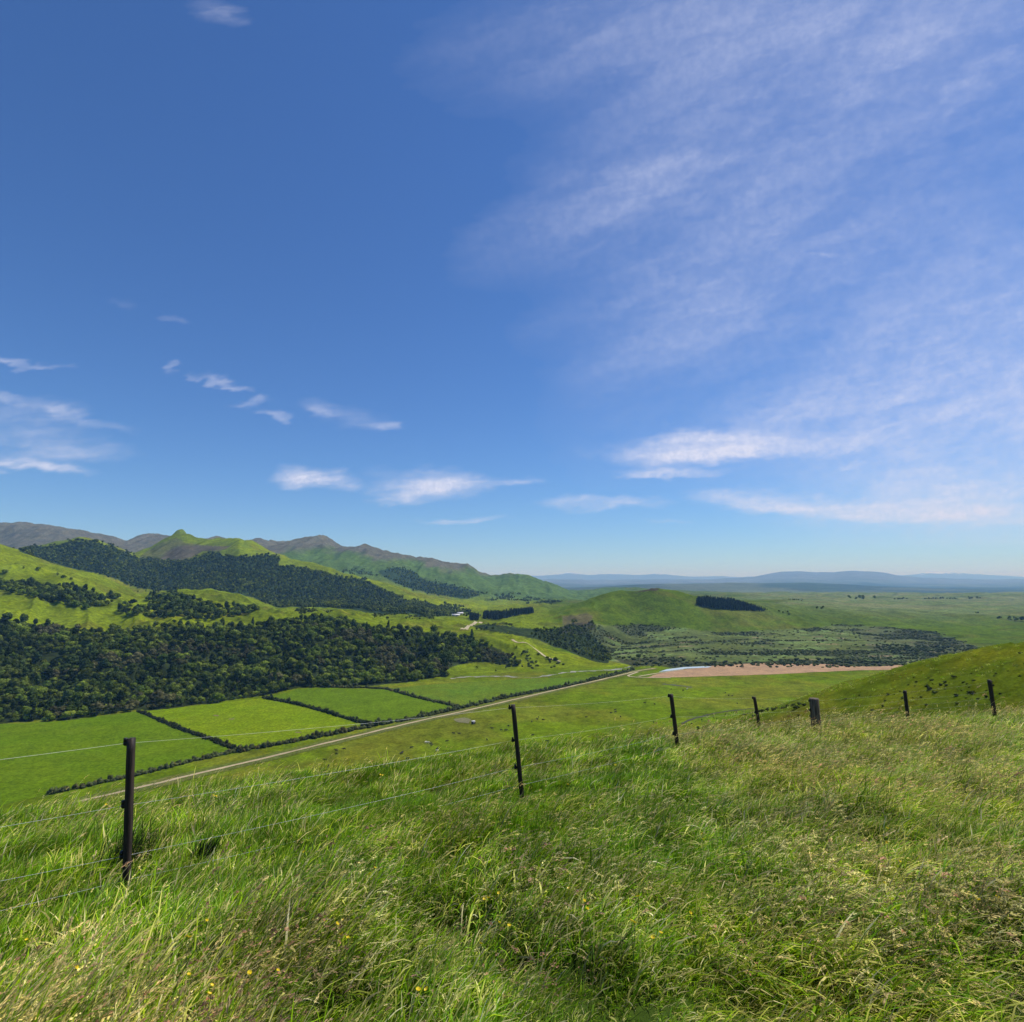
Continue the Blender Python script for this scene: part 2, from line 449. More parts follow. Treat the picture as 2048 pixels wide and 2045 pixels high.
M['riverbed'] = mat_gravel('river shingle', (.30, .295, .26), .4)
M['soil'] = mat_gravel('ploughed soil', (.36, .22, .112), .25)
m, nt = newmat('pond water'); finish(nt, (.46, .54, .55), .3, .5); M['water'] = m

def mat_leaf(name, c1, c2, trans=.18, sc=.35, usecol=True, rough=.7):
    m, nt = newmat(name)
    oi = N(nt, 'ShaderNodeObjectInfo').outputs['Random']
    pos = geopos(nt)
    c = mix(nt, c1, c2, oi)
    k = ramp(nt, noise(nt, pos, sc, 3, .6), .3, .7, .7, 1.3)
    r2 = math_(nt, 'FRACT', math_(nt, 'MULTIPLY', oi, 7.31))
    k = math_(nt, 'MULTIPLY', k, ramp(nt, r2, 0, 1, .5, 1.45))
    c = brighten(nt, c, k)
    if usecol: c = mix(nt, c, attr(nt), 1.0, 'MULTIPLY')
    finish(nt, c, rough, .06, trans)
    return m
M['leaf'] = mat_leaf('native bush foliage', (.072, .118, .012), (.165, .20, .026), .28)
M['leaf_light'] = mat_leaf('light green bush foliage', (.12, .175, .014), (.20, .24, .03), .28)
M['leaf_dark'] = mat_leaf('dark bush foliage', (.038, .062, .012), (.062, .09, .016), .2)
M['far_light'] = mat_leaf('light far foliage', (.14, .175, .015), (.19, .21, .025), .28, sc=.1)
M['far_dark'] = mat_leaf('dark far foliage', (.044, .066, .010), (.066, .092, .014), .2, sc=.1)
M['leaf_olive'] = mat_leaf('olive foliage', (.12, .12, .04), (.135, .125, .05), .25)
M['leaf_far'] = mat_leaf('far bush foliage', (.082, .116, .012), (.150, .176, .022), .28, sc=.1)
M['pine'] = mat_leaf('pine needles', (.022, .034, .016), (.030, .042, .02), .05)
M['hedge'] = mat_leaf('hedge foliage', (.06, .08, .024), (.085, .098, .034), .2, .5)
M['gorse'] = mat_leaf('gorse foliage', (.060, .085, .018), (.085, .105, .026), .15, 2.0)
M['scrub'] = mat_leaf('matagouri scrub', (.115, .142, .044), (.17, .19, .068), .2, .1)
m, nt = newmat('bark'); finish(nt, brighten(nt, (.11, .09, .07), ramp(nt, noise(nt, objcoord(nt), 3, 4), .3, .7, .6, 1.2)), .95); M['bark'] = m

# ------------------------------------------------------------------ zones painted on the real ground (own colours of the vegetation)
F1 = [(-700, 1138), (0, 1169), (60, 1178), (130, 1192), (200, 1198), (250, 1191), (300, 1184), (340, 1182), (390, 1187), (440, 1184), (500, 1181), (560, 1175), (600, 1170), (643, 1176), (690, 1184), (733, 1189), (804, 1196), (859, 1203), (905, 1214), (945, 1226), (968, 1240), (985, 1252), (975, 1258), (920, 1251),
      (870, 1252), (838, 1262), (845, 1276), (760, 1287), (640, 1298), (560, 1297), (500, 1312), (440, 1322), (330, 1336), (250, 1342), (120, 1358), (0, 1364), (-700, 1420)]
T1 = [(-700, 1066), (0, 1103), (45, 1102), (88, 1110), (130, 1111), (160, 1116), (188, 1126), (222, 1128), (225, 1138), (262, 1142), (268, 1152), (300, 1160), (336, 1166), (330, 1172), (290, 1168), (240, 1166), (200, 1158), (176, 1150), (150, 1149), (100, 1139), (50, 1125), (0, 1119), (-700, 1096),
      (-700, 1090)]
T2 = [(279, 1129), (323, 1125), (360, 1132), (390, 1144), (440, 1147), (484, 1150), (486, 1157), (440, 1164), (392, 1173), (352, 1171), (316, 1158), (286, 1146)]
T1GAP = [(176, 1122), (232, 1130), (300, 1158), (340, 1166), (330, 1174), (240, 1156), (185, 1136)]
F2 = [(28, 1042), (60, 1033), (100, 1032), (122, 1026), (135, 1022), (185, 1024), (210, 1034), (262, 1053), (300, 1056), (345, 1058), (400, 1046), (430, 1048), (470, 1050), (505, 1047), (525, 1052), (522, 1068), (560, 1070), (600, 1078), (640, 1090), (680, 1092), (720, 1112), (760, 1132), (800, 1138), (850, 1155), (845, 1164), (720, 1162), (650, 1150), (600, 1156), (540, 1154),
      (480, 1128), (440, 1120), (340, 1118), (270, 1112), (230, 1098), (180, 1082), (130, 1071), (60, 1052)]
F3 = [(715, 1078), (750, 1070), (775, 1078), (800, 1095), (850, 1106), (885, 1112), (905, 1122), (880, 1131), (820, 1122), (770, 1110), (735, 1094)]
F4 = [(885, 1181), (930, 1178), (985, 1184), (1040, 1190), (1075, 1178), (1105, 1190), (1130, 1215), (1150, 1236), (1150, 1252), (1110, 1245), (1060, 1224), (1010, 1204), (960, 1196), (905, 1190)]
F5 = [(1050, 1188), (1085, 1172), (1118, 1176), (1122, 1188), (1100, 1196), (1065, 1198)]
SCRUB = [(1080, 1196), (1112, 1178), (1160, 1180), (1200, 1178), (1260, 1183), (1300, 1187), (1360, 1194), (1500, 1186), (1560, 1180), (1620, 1180), (1700, 1186), (1760, 1192), (1850, 1222), (1900, 1236), (1900, 1246), (1770, 1250), (1600, 1256), (1400, 1255), (1200, 1255), (1150, 1245), (1128, 1215)]
DARKB = [(1160, 1240), (1300, 1247), (1420, 1252), (1500, 1244), (1600, 1245), (1690, 1252), (1780, 1247), (1800, 1253), (1600, 1261), (1200, 1258)]
DARKS = [(1610, 1190), (1660, 1182), (1740, 1190), (1850, 1222), (1850, 1240), (1720, 1244), (1650, 1225)]
BROWN = [(1062, 1161), (1108, 1159), (1118, 1164), (1110, 1176), (1085, 1190), (1068, 1180)]
PURP = [(262, 1052), (285, 1036), (308, 1024), (330, 1014), (348, 1026), (400, 1030), (440, 1030), (415, 1040), (380, 1040), (350, 1058), (300, 1058)]
DKSUM = [(1195, 1120), (1230, 1111), (1245, 1112), (1238, 1117)]

def albedo(x, y, z):
    u, v = project(x, y, z)
    wn = 1 + 3.0 * 0
    w = np.interp(y, [200, 800, 2000, 5000], [6, 4.5, 3.0, 2.0])
    s = np.interp(y, [200, 800, 2000, 5000], [18, 35, 70, 150])
    uu = u + w * 2.2 * fbm(x / s, y / s, 4, 21.0) * 2
    vv = v + w * fbm(x / s, y / s, 4, 33.0) * 2
    a = x / y
    n1 = fbm(x / 60, y / 60, 5, 41.); n2 = fbm(x / 240, y / 240, 5, 43.); n3 = fbm(x / 700, y / 700, 5, 47.)
    c = np.empty((len(x), 3))
    # valley floor
    g1 = np.array([.104, .158, .005]); g2 = np.array([.130, .150, .012]); g3 = np.array([.086, .132, .006])
    t = sstep(-.1, .2, n1 + .8 * n2)[:, None]
    c[:] = g1 * (1 - t) + g2 * t
    # pasture closer to the foot of our hill is duller
    t = sstep(.02, .25, fbm(x / 35, y / 90, 5, 50.))[:, None] * .5
    c = c * (1 - t) + g3 * t
    fe = floor_end(a)
    hill = sstep(-20, 30, y - fe)
    m1 = np.array([.150, .192, .006]); m2 = np.array([.118, .160, .008]); m3 = np.array([.148, .145, .016])
    t = sstep(-.2, .2, n2 + .4 * n1)[:, None]; t3 = sstep(.08, .25, n1 - .5 * n2)[:, None] * .6
    mead = (m1 * (1 - t) + m2 * t) * (1 - t3) + m3 * t3
    c = c * (1 - hill[:, None]) + mead * hill[:, None]
    # right hand hill and plain
    r = (sstep(.0, .1, a) * (y > 1000) * (y < 7000))[:, None]
    h1 = np.array([.070, .110, .006]); h2 = np.array([.100, .118, .016])
    t = sstep(-.15, .2, n2 + .5 * n1 + .8 * fbm(x / 90, y / 45, 5, 52.))[:, None]
    c = c * (1 - r) + (h1 * (1 - t) + h2 * t) * r
    pl = (sstep(.4, .5, a + n3 * .2) * sstep(1450, 1900, y) * (y < 7000))[:, None]
    p1 = np.array([.112, .150, .048]); p2 = np.array([.150, .166, .066])
    st = sstep(-.05, .15, fbm(x / 500, y / 90, 5, 55.))[:, None]
    c = c * (1 - pl) + (p1 * (1 - st) + p2 * st) * pl
    # back hills
    b = (sstep(2700, 3300, y) * (a < .2))[:, None]
    bg = np.array([.075, .125, .028]); bb = np.array([.108, .104, .074])
    ru = np.interp(u, [0, 480, 530, 600, 660, 740, 820, 900, 1000], [1100, 1090, 1044, 1034, 1044, 1060, 1070, 1082, 1080])
    pm = sstep(7, -9, vv - ru + 26 * n3 + 34 * fbm(x / 110, y / 330, 5, 60.))[:, None]
    c = c * (1 - b) + (bg * (1 - pm) + bb * pm) * b
    pk = inpoly(uu, vv, PURP) & (y > 2000) & (y < 3200)
    kk = sstep(-.05, .12, fbm(x / 130, y / 130, 4, 62.))[pk][:, None]
    c[pk] = np.array([.10, .112, .035]) * (1 - kk) + np.array([.092, .082, .058]) * kk
    # forest floor etc
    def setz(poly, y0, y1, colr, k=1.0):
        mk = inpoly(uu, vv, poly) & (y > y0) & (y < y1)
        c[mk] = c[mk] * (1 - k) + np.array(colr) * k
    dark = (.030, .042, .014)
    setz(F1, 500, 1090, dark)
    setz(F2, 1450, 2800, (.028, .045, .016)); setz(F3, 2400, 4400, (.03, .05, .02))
    setz(SCRUB, 860, 1750, (.100, .128, .036))
    sc = inpoly(uu, vv, SCRUB) & (y > 860) & (y < 1750)
    q = sstep(.0, .12, fbm(x / 120, y / 40, 5, 70.))[:, None] * .65
    c[sc] = (c * (1 - q) + np.array([.045, .052, .03]) * q)[sc]
    q2 = sstep(.14, .2, fbm(x / 60, y / 45, 4, 75.))
    c[sc] = (c * (1 - q2[:, None]) + np.array([.12, .17, .05]) * q2[:, None])[sc]
    q3 = sstep(.25, .28, fbm(x / 40, y / 25, 4, 79.)) * .7
    c[sc] = (c * (1 - q3[:, None]) + np.array([.22, .17, .10]) * q3[:, None])[sc]
    setz(DARKS, 860, 1700, (.07, .07, .042), .45)
    setz(DARKB, 800, 1100, (.040, .042, .022), .8)
    setz(F4, 900, 1600, (.03, .045, .016)); setz(F5, 1200, 1700, (.045, .05, .026))
    setz(BROWN, 1300, 1800, (.095, .078, .042), .8); setz(DKSUM, 1400, 1800, (.06, .05, .03))
    # spur on the right: olive rough pasture
    sp = (np.abs(z - spur(x, y)) < 6) & (y < 560) & (x > 20)
    o1 = np.array([.118, .135, .010]); o2 = np.array([.086, .120, .008]); o3 = np.array([.135, .122, .020])
    t = sstep(-.15, .15, fbm(x / 12, y / 12, 5, 80.))[:, None]; t2 = (sstep(.08, .25, fbm(x / 30, y / 30, 4, 85.)) * .7)[:, None]
    oc = (o1 * (1 - t) + o2 * t) * (1 - t2) + o3 * t2
    c[sp] = oc[sp]
    # far blue hills and plains; mountain rock tinted paler, bluer in place of thicker haze
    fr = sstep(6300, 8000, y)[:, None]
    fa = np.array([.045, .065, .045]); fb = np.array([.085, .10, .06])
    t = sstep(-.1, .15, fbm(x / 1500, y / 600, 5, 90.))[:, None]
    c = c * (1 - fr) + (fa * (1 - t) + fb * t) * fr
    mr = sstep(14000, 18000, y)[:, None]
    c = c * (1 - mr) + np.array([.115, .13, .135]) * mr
    sn = ((y > 30000) & (z > 640 + 500 * fbm(x / 800, y / 800, 4, 95.)))
    c[sn] = (.75, .77, .8)
    return c

# ------------------------------------------------------------------ terrain meshes
av = np.concatenate([np.linspace(-1.9, -1.0, 60)[:-1], np.linspace(-1.0, 1.0, 900), np.linspace(1.0, 1.9, 60)[1:]])
yv = np.concatenate([np.geomspace(55, 330, 60)[:-1], np.geomspace(330, 1000, 300)[:-1], np.geomspace(1000, 6000, 420)[:-1], np.geomspace(6000, 45000, 160)])
A2, Y2 = np.meshgrid(av, yv)
X2 = (A2 * Y2)
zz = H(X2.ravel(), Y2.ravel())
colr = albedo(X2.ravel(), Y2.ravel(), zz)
P = np.stack([X2.ravel(), Y2.ravel(), zz], -1)
nr, nc = A2.shape
I = (np.arange(nr - 1)[:, None] * nc + np.arange(nc - 1)[None]).ravel()
Q = np.stack([I, I + 1, I + nc + 1, I + nc], -1)
yc_ = Y2.ravel()[I]; fe_ = floor_end(A2.ravel()[I])
cls = np.where(yc_ < fe_, 0, np.where(yc_ < 7000, 1, 2))
isp = (yc_ < 560) & (A2.ravel()[I] > .1) & (np.abs(zz[I] - spur(X2.ravel()[I], yc_)) < 5.5)
cls = np.where(isp & (cls == 0), 3, cls)
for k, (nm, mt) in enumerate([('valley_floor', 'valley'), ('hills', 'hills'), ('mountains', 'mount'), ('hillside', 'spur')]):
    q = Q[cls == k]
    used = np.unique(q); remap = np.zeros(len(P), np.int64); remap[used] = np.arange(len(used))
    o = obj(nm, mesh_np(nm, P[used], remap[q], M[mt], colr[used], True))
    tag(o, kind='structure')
del A2, Y2, X2

# foreground hillside under the long grass
gx = np.unique(np.concatenate([np.linspace(-60, -14, 40), np.linspace(-14, 16, 240), np.linspace(16, 80, 120)]))
gy = np.unique(np.concatenate([np.linspace(-25, 0, 30), np.linspace(0, 26, 210), np.linspace(26, 62, 60)]))
GX, GY = np.meshgrid(gx, gy)
gz = HF(GX.ravel(), GY.ravel())
gz = gz - np.where(np.hypot(GX.ravel(), GY.ravel()) > 20, 0.0, 0)
nr, nc = GX.shape
I = (np.arange(nr - 1)[:, None] * nc + np.arange(nc - 1)[None]).ravel()
m, nt = newmat('turf under the long grass'); pos = geopos(nt)
g = ramp(nt, noise(nt, pos, 3.0, 5, .7), .3, .7); g2 = ramp(nt, noise(nt, pos, .3, 4, .6), .35, .65)
c = mix(nt, mix(nt, (.022, .042, .005), (.050, .082, .010), g), (.075, .085, .025), math_(nt, 'MULTIPLY', g2, .5))
finish(nt, c, 1.0, .05, bump=noise(nt, pos, 9, 5, .7), bump_d=.05, bump_s=.8)
tag(obj('ground', mesh_np('ground', np.stack([GX.ravel(), GY.ravel(), gz], -1), np.stack([I, I + 1, I + nc + 1, I + nc], -1), m, None, True)), kind='structure')

# ------------------------------------------------------------------ sheets laid on the valley floor
def ground_pts(uvs): return [place(u, v, 250) for u, v in uvs]
def drape(name, poly_xy, mat, step, lift, wob=0.0):
    p = np.array(poly_xy, float)
    # densify the outline, then triangulate a grid clipped to it through bmesh
    out = []
    for i in range(len(p)):
        a, b = p[i], p[(i + 1) % len(p)]
        n = max(1, int(np.hypot(*(b - a)) / step))
        for k in range(n):
            q = a + (b - a) * k / n
            if wob: q = q + wob * np.array([fbm(np.array([q[0] / 15]), np.array([q[1] / 15]), 3, 7.)[0], fbm(np.array([q[0] / 15]), np.array([q[1] / 15]), 3, 8.)[0]])
            out.append(q)
    bm = bmesh.new()
    vs = [bm.verts.new((q[0], q[1], 0)) for q in out]
    bm.faces.new(vs)
    mn, mx = p.min(0), p.max(0)
    for ax, lo, hi in ((0, mn[0], mx[0]), (1, mn[1], mx[1])):
        for c in np.arange(lo + step, hi, step * 1.7):
            geom = bm.verts[:] + bm.edges[:] + bm.faces[:]
            bmesh.ops.bisect_plane(bm, geom=geom, plane_co=(c, 0, 0) if ax == 0 else (0, c, 0), plane_no=(1, 0, 0) if ax == 0 else (0, 1, 0))
    bmesh.ops.triangulate(bm, faces=bm.faces[:])
    xs = np.array([v.co.x for v in bm.verts]); ys = np.array([v.co.y for v in bm.verts])
    zs = H(xs, ys) + lift
    for v, z in zip(bm.verts, zs): v.co.z = z
    me = bpy.data.meshes.new(name); bm.normal_update()
    for f in bm.faces:
        if f.normal.z < 0: f.normal_flip()
        f.smooth = True
    bm.to_mesh(me); bm.free(); me.materials.append(mat)
    return tag(obj(name, me), kind='structure')
def ribbon(name, pts, w, mat, lift, step=4.0, ymin=250, rag=0.0):
    p = np.array([(q.x, q.y) for q in pts])
    seg = np.r_[0, np.cumsum(np.hypot(*np.diff(p, axis=0).T))]
    s = np.linspace(0, seg[-1], max(6, int(seg[-1] / step)))
    x = np.interp(s, seg, p[:, 0]); y = np.interp(s, seg, p[:, 1])
    if len(p) > 3:
        k = np.ones(7) / 7; x = np.convolve(np.pad(x, 3, 'edge'), k, 'valid'); y = np.convolve(np.pad(y, 3, 'edge'), k, 'valid')
    tx, ty = np.gradient(x), np.gradient(y); L = np.hypot(tx, ty); nx, ny = -ty / L, tx / L
    ww = w * np.interp(s, [0, seg[-1] * .5, seg[-1]], [1, 1, 1])
    r1 = rag * fbm(s / 9, s * 0, 3, 1.) * 2; r2 = rag * fbm(s / 9, s * 0 + 40, 3, 2.) * 2
    cols = 5; V = []
    for j in range(cols):
        f = j / (cols - 1) - .5
        off = f * ww + (r1 if f < 0 else r2) * abs(f) * 2
        V.append(np.stack([x + nx * off, y + ny * off], -1))
    V = np.array(V).transpose(1, 0, 2).reshape(-1, 2)
    zs = H(V[:, 0], V[:, 1]) + lift
    n = len(s)
    I = (np.arange(n - 1)[:, None] * cols + np.arange(cols - 1)[None]).ravel()
    me = mesh_np(name, np.c_[V, zs], np.stack([I, I + cols, I + cols + 1, I + 1], -1), mat, None, True)
    if me.polygons[0].normal.z < 0: me.flip_normals()
    return tag(obj(name, me), kind='structure')
xy = lambda uvs: [(q.x, q.y) for q in ground_pts(uvs)]
FD = [([(-160, 1380), (0, 1367), (130, 1360), (258, 1343), (330, 1374), (400, 1398), (452, 1420), (350, 1440), (250, 1465), (100, 1497), (-160, 1560)], (.088, .150, .004), (.104, .160, .005)),
      ([(266, 1343), (400, 1329), (497, 1318), (620, 1347), (700, 1368), (550, 1400), (462, 1419), (400, 1396), (330, 1372)], (.132, .200, .004), (.156, .208, .006)),
      ([(502, 1317), (560, 1301), (612, 1298), (730, 1301), (790, 1318), (868, 1336), (760, 1360), (706, 1369), (620, 1345), (560, 1329)], (.100, .160, .008), (.090, .148, .006)),
      ([(735, 1299), (850, 1289), (960, 1283), (1040, 1280), (1140, 1276), (1060, 1297), (960, 1315), (876, 1335), (790, 1317)], (.092, .160, .014), (.114, .158, .014))]
for i, (pl, c1, c2) in enumerate(FD):
    drape('field', xy(pl), mat_field('pasture %d' % i, c1, c2, -.75), 9.0, .18)
drape('ploughed_field', xy([(1217, 1279), (1245, 1271), (1290, 1264), (1335, 1257.5), (1380, 1254), (1430, 1252), (1500, 1252.5), (1560, 1253.5), (1600, 1258), (1640, 1258), (1690, 1256), (1745, 1251), (1800, 1248), (1800, 1256), (1740, 1262), (1700, 1264), (1600, 1266), (1500, 1271), (1380, 1275), (1270, 1278.5)]), M['soil'], 9.0, .2, 6)
drape('pond', xy([(1243, 1268.5), (1258, 1263.5), (1290, 1259.5), (1330, 1257.8), (1343, 1258.4), (1336, 1260.3), (1296, 1262.2), (1268, 1266)]), M['water'], 8.0, .45)
RD = ground_pts([(60, 1535), (150, 1513), (255, 1489), (640, 1397), (960, 1323), (1130, 1284), (1205, 1266), (1240, 1261)])
RD = [RD[2] + (RD[2] - RD[5]) * .35, RD[2], RD[3], RD[4], RD[5], RD[6], RD[7]]
ribbon('road_verge', RD, 17, M['verge'], .30, rag=1.5)
ribbon('gravel_road', RD, 3.3, M['road'], .42, rag=.8)
ribbon('track', ground_pts([(1205, 1268), (1180, 1277), (1218, 1279.5), (1270, 1279.5)]), 3, M['track'], .45)
ribbon('track', ground_pts([(1205, 1277), (1240, 1271), (1290, 1264)]), 3.5, M['track'], .47)
ribbon('track', [place(u, v, 800) for u, v in [(964, 1207), (985, 1214), (1008, 1224), (1018, 1230), (1024, 1238), (1040, 1244), (1062, 1250)]], 5, M['track'], .9)
ribbon('track', [place(u, v, 1000) for u, v in [(872, 1189), (888, 1181), (897, 1177), (908, 1174)]], 8, M['track'], 1.0)
ribbon('riverbed', ground_pts([(845, 1281), (900, 1277), (960, 1277), (1010, 1280), (1040, 1275), (1080, 1268), (1130, 1266), (1170, 1263), (1195, 1258)]), 4.5, M['riverbed'], .38, rag=9)
ribbon('creek', ground_pts([(1283, 1367), (1310, 1356), (1350, 1346), (1390, 1340), (1430, 1337)]), 2.6, mat_gravel('dark creek bed', (.055, .052, .035), 1.), .25, rag=1.5)  # dark ground along the creek line
ribbon('creek', ground_pts([(1380, 1358), (1430, 1350), (1480, 1343), (1515, 1334)]), 3.0, M['verge'], .25, rag=1.5)
ribbon('creek', ground_pts([(1246, 1290), (1258, 1292), (1285, 1295), (1312, 1298)]), 5, mat_gravel('dark pool mud', (.075, .07, .065), 1.), .25, rag=5)
drape('bare_ground', xy([(860, 1357), (880, 1355), (896, 1360), (885, 1366), (866, 1363)]), mat_gravel('trodden mud', (.16, .15, .07), .6), 3.0, .22, 14)

for u_, v_ in ((411, 1350.5), (436, 1357.5), (562, 1383)):
    drape('bare_ground', xy([(u_ - 6, v_), (u_ - 2, v_ - 1.1), (u_ + 5, v_ - .8), (u_ + 7, v_ + .4), (u_ + 1, v_ + 1.2)]), mat_gravel('worn soil', (.17, .135, .075), .6), 3.0, .3, 6)
# ------------------------------------------------------------------ geometry-node scatter for uncountable growth (one object each)
def scatter(name, pts, rot, scl, idx, coll, mat=None):
    me = bpy.data.meshes.new(name)
    me.vertices.add(len(pts)); me.vertices.foreach_set('co', np.asarray(pts, np.float32).ravel())
    a = me.attributes.new('rot', 'FLOAT_VECTOR', 'POINT'); a.data.foreach_set('vector', np.asarray(rot, np.float32).ravel())
    s = np.asarray(scl, np.float32)
    if s.ndim == 1: s = np.repeat(s[:, None], 3, 1)
    a = me.attributes.new('scl', 'FLOAT_VECTOR', 'POINT'); a.data.foreach_set('vector', s.ravel())
    a = me.attributes.new('idx', 'INT', 'POINT'); a.data.foreach_set('value', np.asarray(idx, np.int32))
    o = obj(name, me)
    g = bpy.data.node_groups.new(name + ' scatter', 'GeometryNodeTree')
    g.interface.new_socket('Geometry', in_out='INPUT', socket_type='NodeSocketGeometry')
    g.interface.new_socket('Geometry', in_out='OUTPUT', socket_type='NodeSocketGeometry')
    gi = g.nodes.new('NodeGroupInput'); go = g.nodes.new('NodeGroupOutput')
    ip = g.nodes.new('GeometryNodeInstanceOnPoints'); ci = g.nodes.new('GeometryNodeCollectionInfo')
    ci.inputs['Collection'].default_value = coll
    ci.inputs['Separate Children'].default_value = True; ci.inputs['Reset Children'].default_value = True
    def named(n, t):
        q = g.nodes.new('GeometryNodeInputNamedAttribute'); q.data_type = t; q.inputs['Name'].default_value = n
        return [s for s in q.outputs if s.enabled and s.name == 'Attribute'][0]
    e = g.nodes.new('FunctionNodeEulerToRotation')
    L = g.links.new
    L(gi.outputs[0], ip.inputs['Points']); L(ci.outputs[0], ip.inputs['Instance'])
    ip.inputs['Pick Instance'].default_value = True
    L(named('idx', 'INT'), ip.inputs['Instance Index'])
    L(named('rot', 'FLOAT_VECTOR'), e.inputs[0]); L(e.outputs[0], ip.inputs['Rotation'])
    L(named('scl', 'FLOAT_VECTOR'), ip.inputs['Scale'])
    L(ip.outputs[0], go.inputs[0])
    md = o.modifiers.new('scatter', 'NODES'); md.node_group = g
    return o
def protos(name, meshes):
    c = bpy.data.collections.new(name)
    for i, me in enumerate(meshes):
        c.objects.link(bpy.data.objects.new('%s %02d' % (name, i), me))
    return c

# ------------------------------------------------------------------ trees
ICO = None
def ico(sub=2):
    bm = bmesh.new(); bmesh.ops.create_icosphere(bm, subdivisions=sub, radius=1)
    V = np.array([v.co[:] for v in bm.verts]); F = np.array([[v.index for v in f.verts] for f in bm.faces]); bm.free()
    return V, F
ICO2, ICO1 = ico(2), ico(1)
def quads(r, C, Nrm, size, aspect=.8, jit=.38):
    """leaf sprays: centre C, roughly facing Nrm"""
    n = len(C)
    d = Nrm + jit * r.normal(size=(n, 3)); d /= np.linalg.norm(d, axis=1)[:, None]
    t = np.cross(d, r.normal(size=(n, 3))); t /= np.linalg.norm(t, axis=1)[:, None]
    b = np.cross(d, t)
    s = size * r.uniform(.6, 1.35, n); s = s[:, None]
    k = d * s * .25
    V = np.stack([C - t * s, C - b * s * aspect * .7 + k, C + t * s * 1.0 - k * .5, C + b * s * aspect * .7 + k], 1).reshape(-1, 3)
    F = np.arange(n * 4).reshape(-1, 4)
    return V, F
def crown(seed, lobes, leafn, leafsize, mat, name='crown', core=True, tint=(1, 1, 1)):
    """lobes: (cx,cy,cz, rx,ry,rz)"""
    r = np.random.default_rng(seed); mb = MB()
    tint = np.array(tint)
    for L in lobes:
        c = np.array(L[:3]); rad = np.array(L[3:])
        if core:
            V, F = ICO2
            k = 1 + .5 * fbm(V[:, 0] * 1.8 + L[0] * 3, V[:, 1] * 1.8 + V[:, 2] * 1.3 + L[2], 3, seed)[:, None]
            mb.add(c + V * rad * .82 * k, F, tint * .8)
        d = r.normal(size=(leafn, 3)); d[:, 2] = np.abs(d[:, 2]) * .9 - .25 * r.random(leafn)
        d /= np.linalg.norm(d, axis=1)[:, None]
        C = c + d * rad * r.uniform(.72, 1.1, leafn)[:, None]
        V, F = quads(r, C, d, leafsize)
        cc = np.repeat(r.uniform(.72, 1.25, leafn), 4)[:, None] * tint
        mb.add(V, F, cc)
    return mb.mesh(name, mat)
def lobes_round(r, h, w, n):
    out = []
    for i in range(n):
        a = r.uniform(0, 6.28); q = w * r.uniform(.1, .55); z = h * r.uniform(.42, .82) - .25 * q
        s = w * r.uniform(.33, .52)
        out.append((q * math.cos(a), q * math.sin(a), z, s, s, s * r.uniform(.6, .95)))
    out.append((0, 0, h * .72, w * .5, w * .5, h * .26))
    return out
def lobes_cone(r, h, w, n):
    out = []
    for i in range(n):
        f = (i + .5) / n; s = w * (1 - f) * .75 + .12 * w
        out.append((r.uniform(-.12, .12) * w, r.uniform(-.12, .12) * w, h * (.16 + .8 * f), s, s, h / n * .85))
    return out
def trunk(seed, h, r0, n=3, name='trunk'):
    r = np.random.default_rng(seed); mb = MB()
    mb.tube([(0, 0, -.5), (.1 * r.normal(), .1 * r.normal(), h * .25), (.2 * r.normal(), .2 * r.normal(), h * .5), (.2 * r.normal(), .2 * r.normal(), h * .75)], [r0 * 1.25, r0, r0 * .7, r0 * .25], 7, cap=False)
    for i in range(n):
        a = r.uniform(0, 6.28); z = h * r.uniform(.25, .5)
        mb.tube([(0, 0, z), (math.cos(a) * h * .12, math.sin(a) * h * .12, z + h * .13), (math.cos(a) * h * .22, math.sin(a) * h * .22, z + h * .28)], [r0 * .5, r0 * .35, r0 * .12], 5, cap=False)
    return mb.mesh(name, M['bark'], True, False)
rr = np.random.default_rng(3)
TREES = []   # (crown mesh, trunk mesh, kind)
for i in range(9):
    h = 7.5
    kind = ['round', 'round', 'round', 'broad', 'broad', 'tall', 'cone', 'olive', 'olive'][i]
    if kind in ('round', 'olive'): lb = lobes_round(rr, h, 3.6, 6)
    elif kind == 'broad': lb = lobes_round(rr, 6.2, 4.6, 8)
    elif kind == 'tall': lb = lobes_round(rr, 10, 3.0, 8)
    else: lb = lobes_cone(rr, 10, 2.4, 6)
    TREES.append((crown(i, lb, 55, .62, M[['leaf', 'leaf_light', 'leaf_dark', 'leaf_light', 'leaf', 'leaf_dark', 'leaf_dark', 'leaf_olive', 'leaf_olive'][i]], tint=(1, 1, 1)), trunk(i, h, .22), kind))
FARTREES = []
for i in range(5):
    lb = lobes_round(rr, 8, 4.4, 5)
    FARTREES.append(crown(40 + i, lb, 26, 1.0, M[['leaf_far', 'far_light', 'far_dark', 'leaf_far', 'far_dark'][i]], 'crown'))

def jitter_points(x0, x1, y0, y1, s, seed):
    r = np.random.default_rng(seed)
    nx = int((x1 - x0) / s); ny = int((y1 - y0) / s)
    X, Y = np.meshgrid(np.arange(nx), np.arange(ny))
    X = (X + r.uniform(-.48, .48, X.shape)).ravel() * s + x0; Y = (Y + r.uniform(-.48, .48, Y.shape)).ravel() * s + y0
    return X, Y
def in_zone(X, Y, poly, lift=0, wob=1.0, amax=1.25):
    Z = H(X, Y); u, v = project(X, Y, Z + lift)
    w = 3 * wob
    m = inpoly(u + w * 2 * fbm(X / 30, Y / 30, 3, 21.0) * 2, v + w * fbm(X / 30, Y / 30, 3, 33.0) * 2, poly) & (np.abs(X / Y) < amax)
    return m, Z, u, v
def rots(n, r, tilt=.12):
    return np.stack([r.normal(0, tilt, n), r.normal(0, tilt, n), r.uniform(0, 6.28, n)], -1)

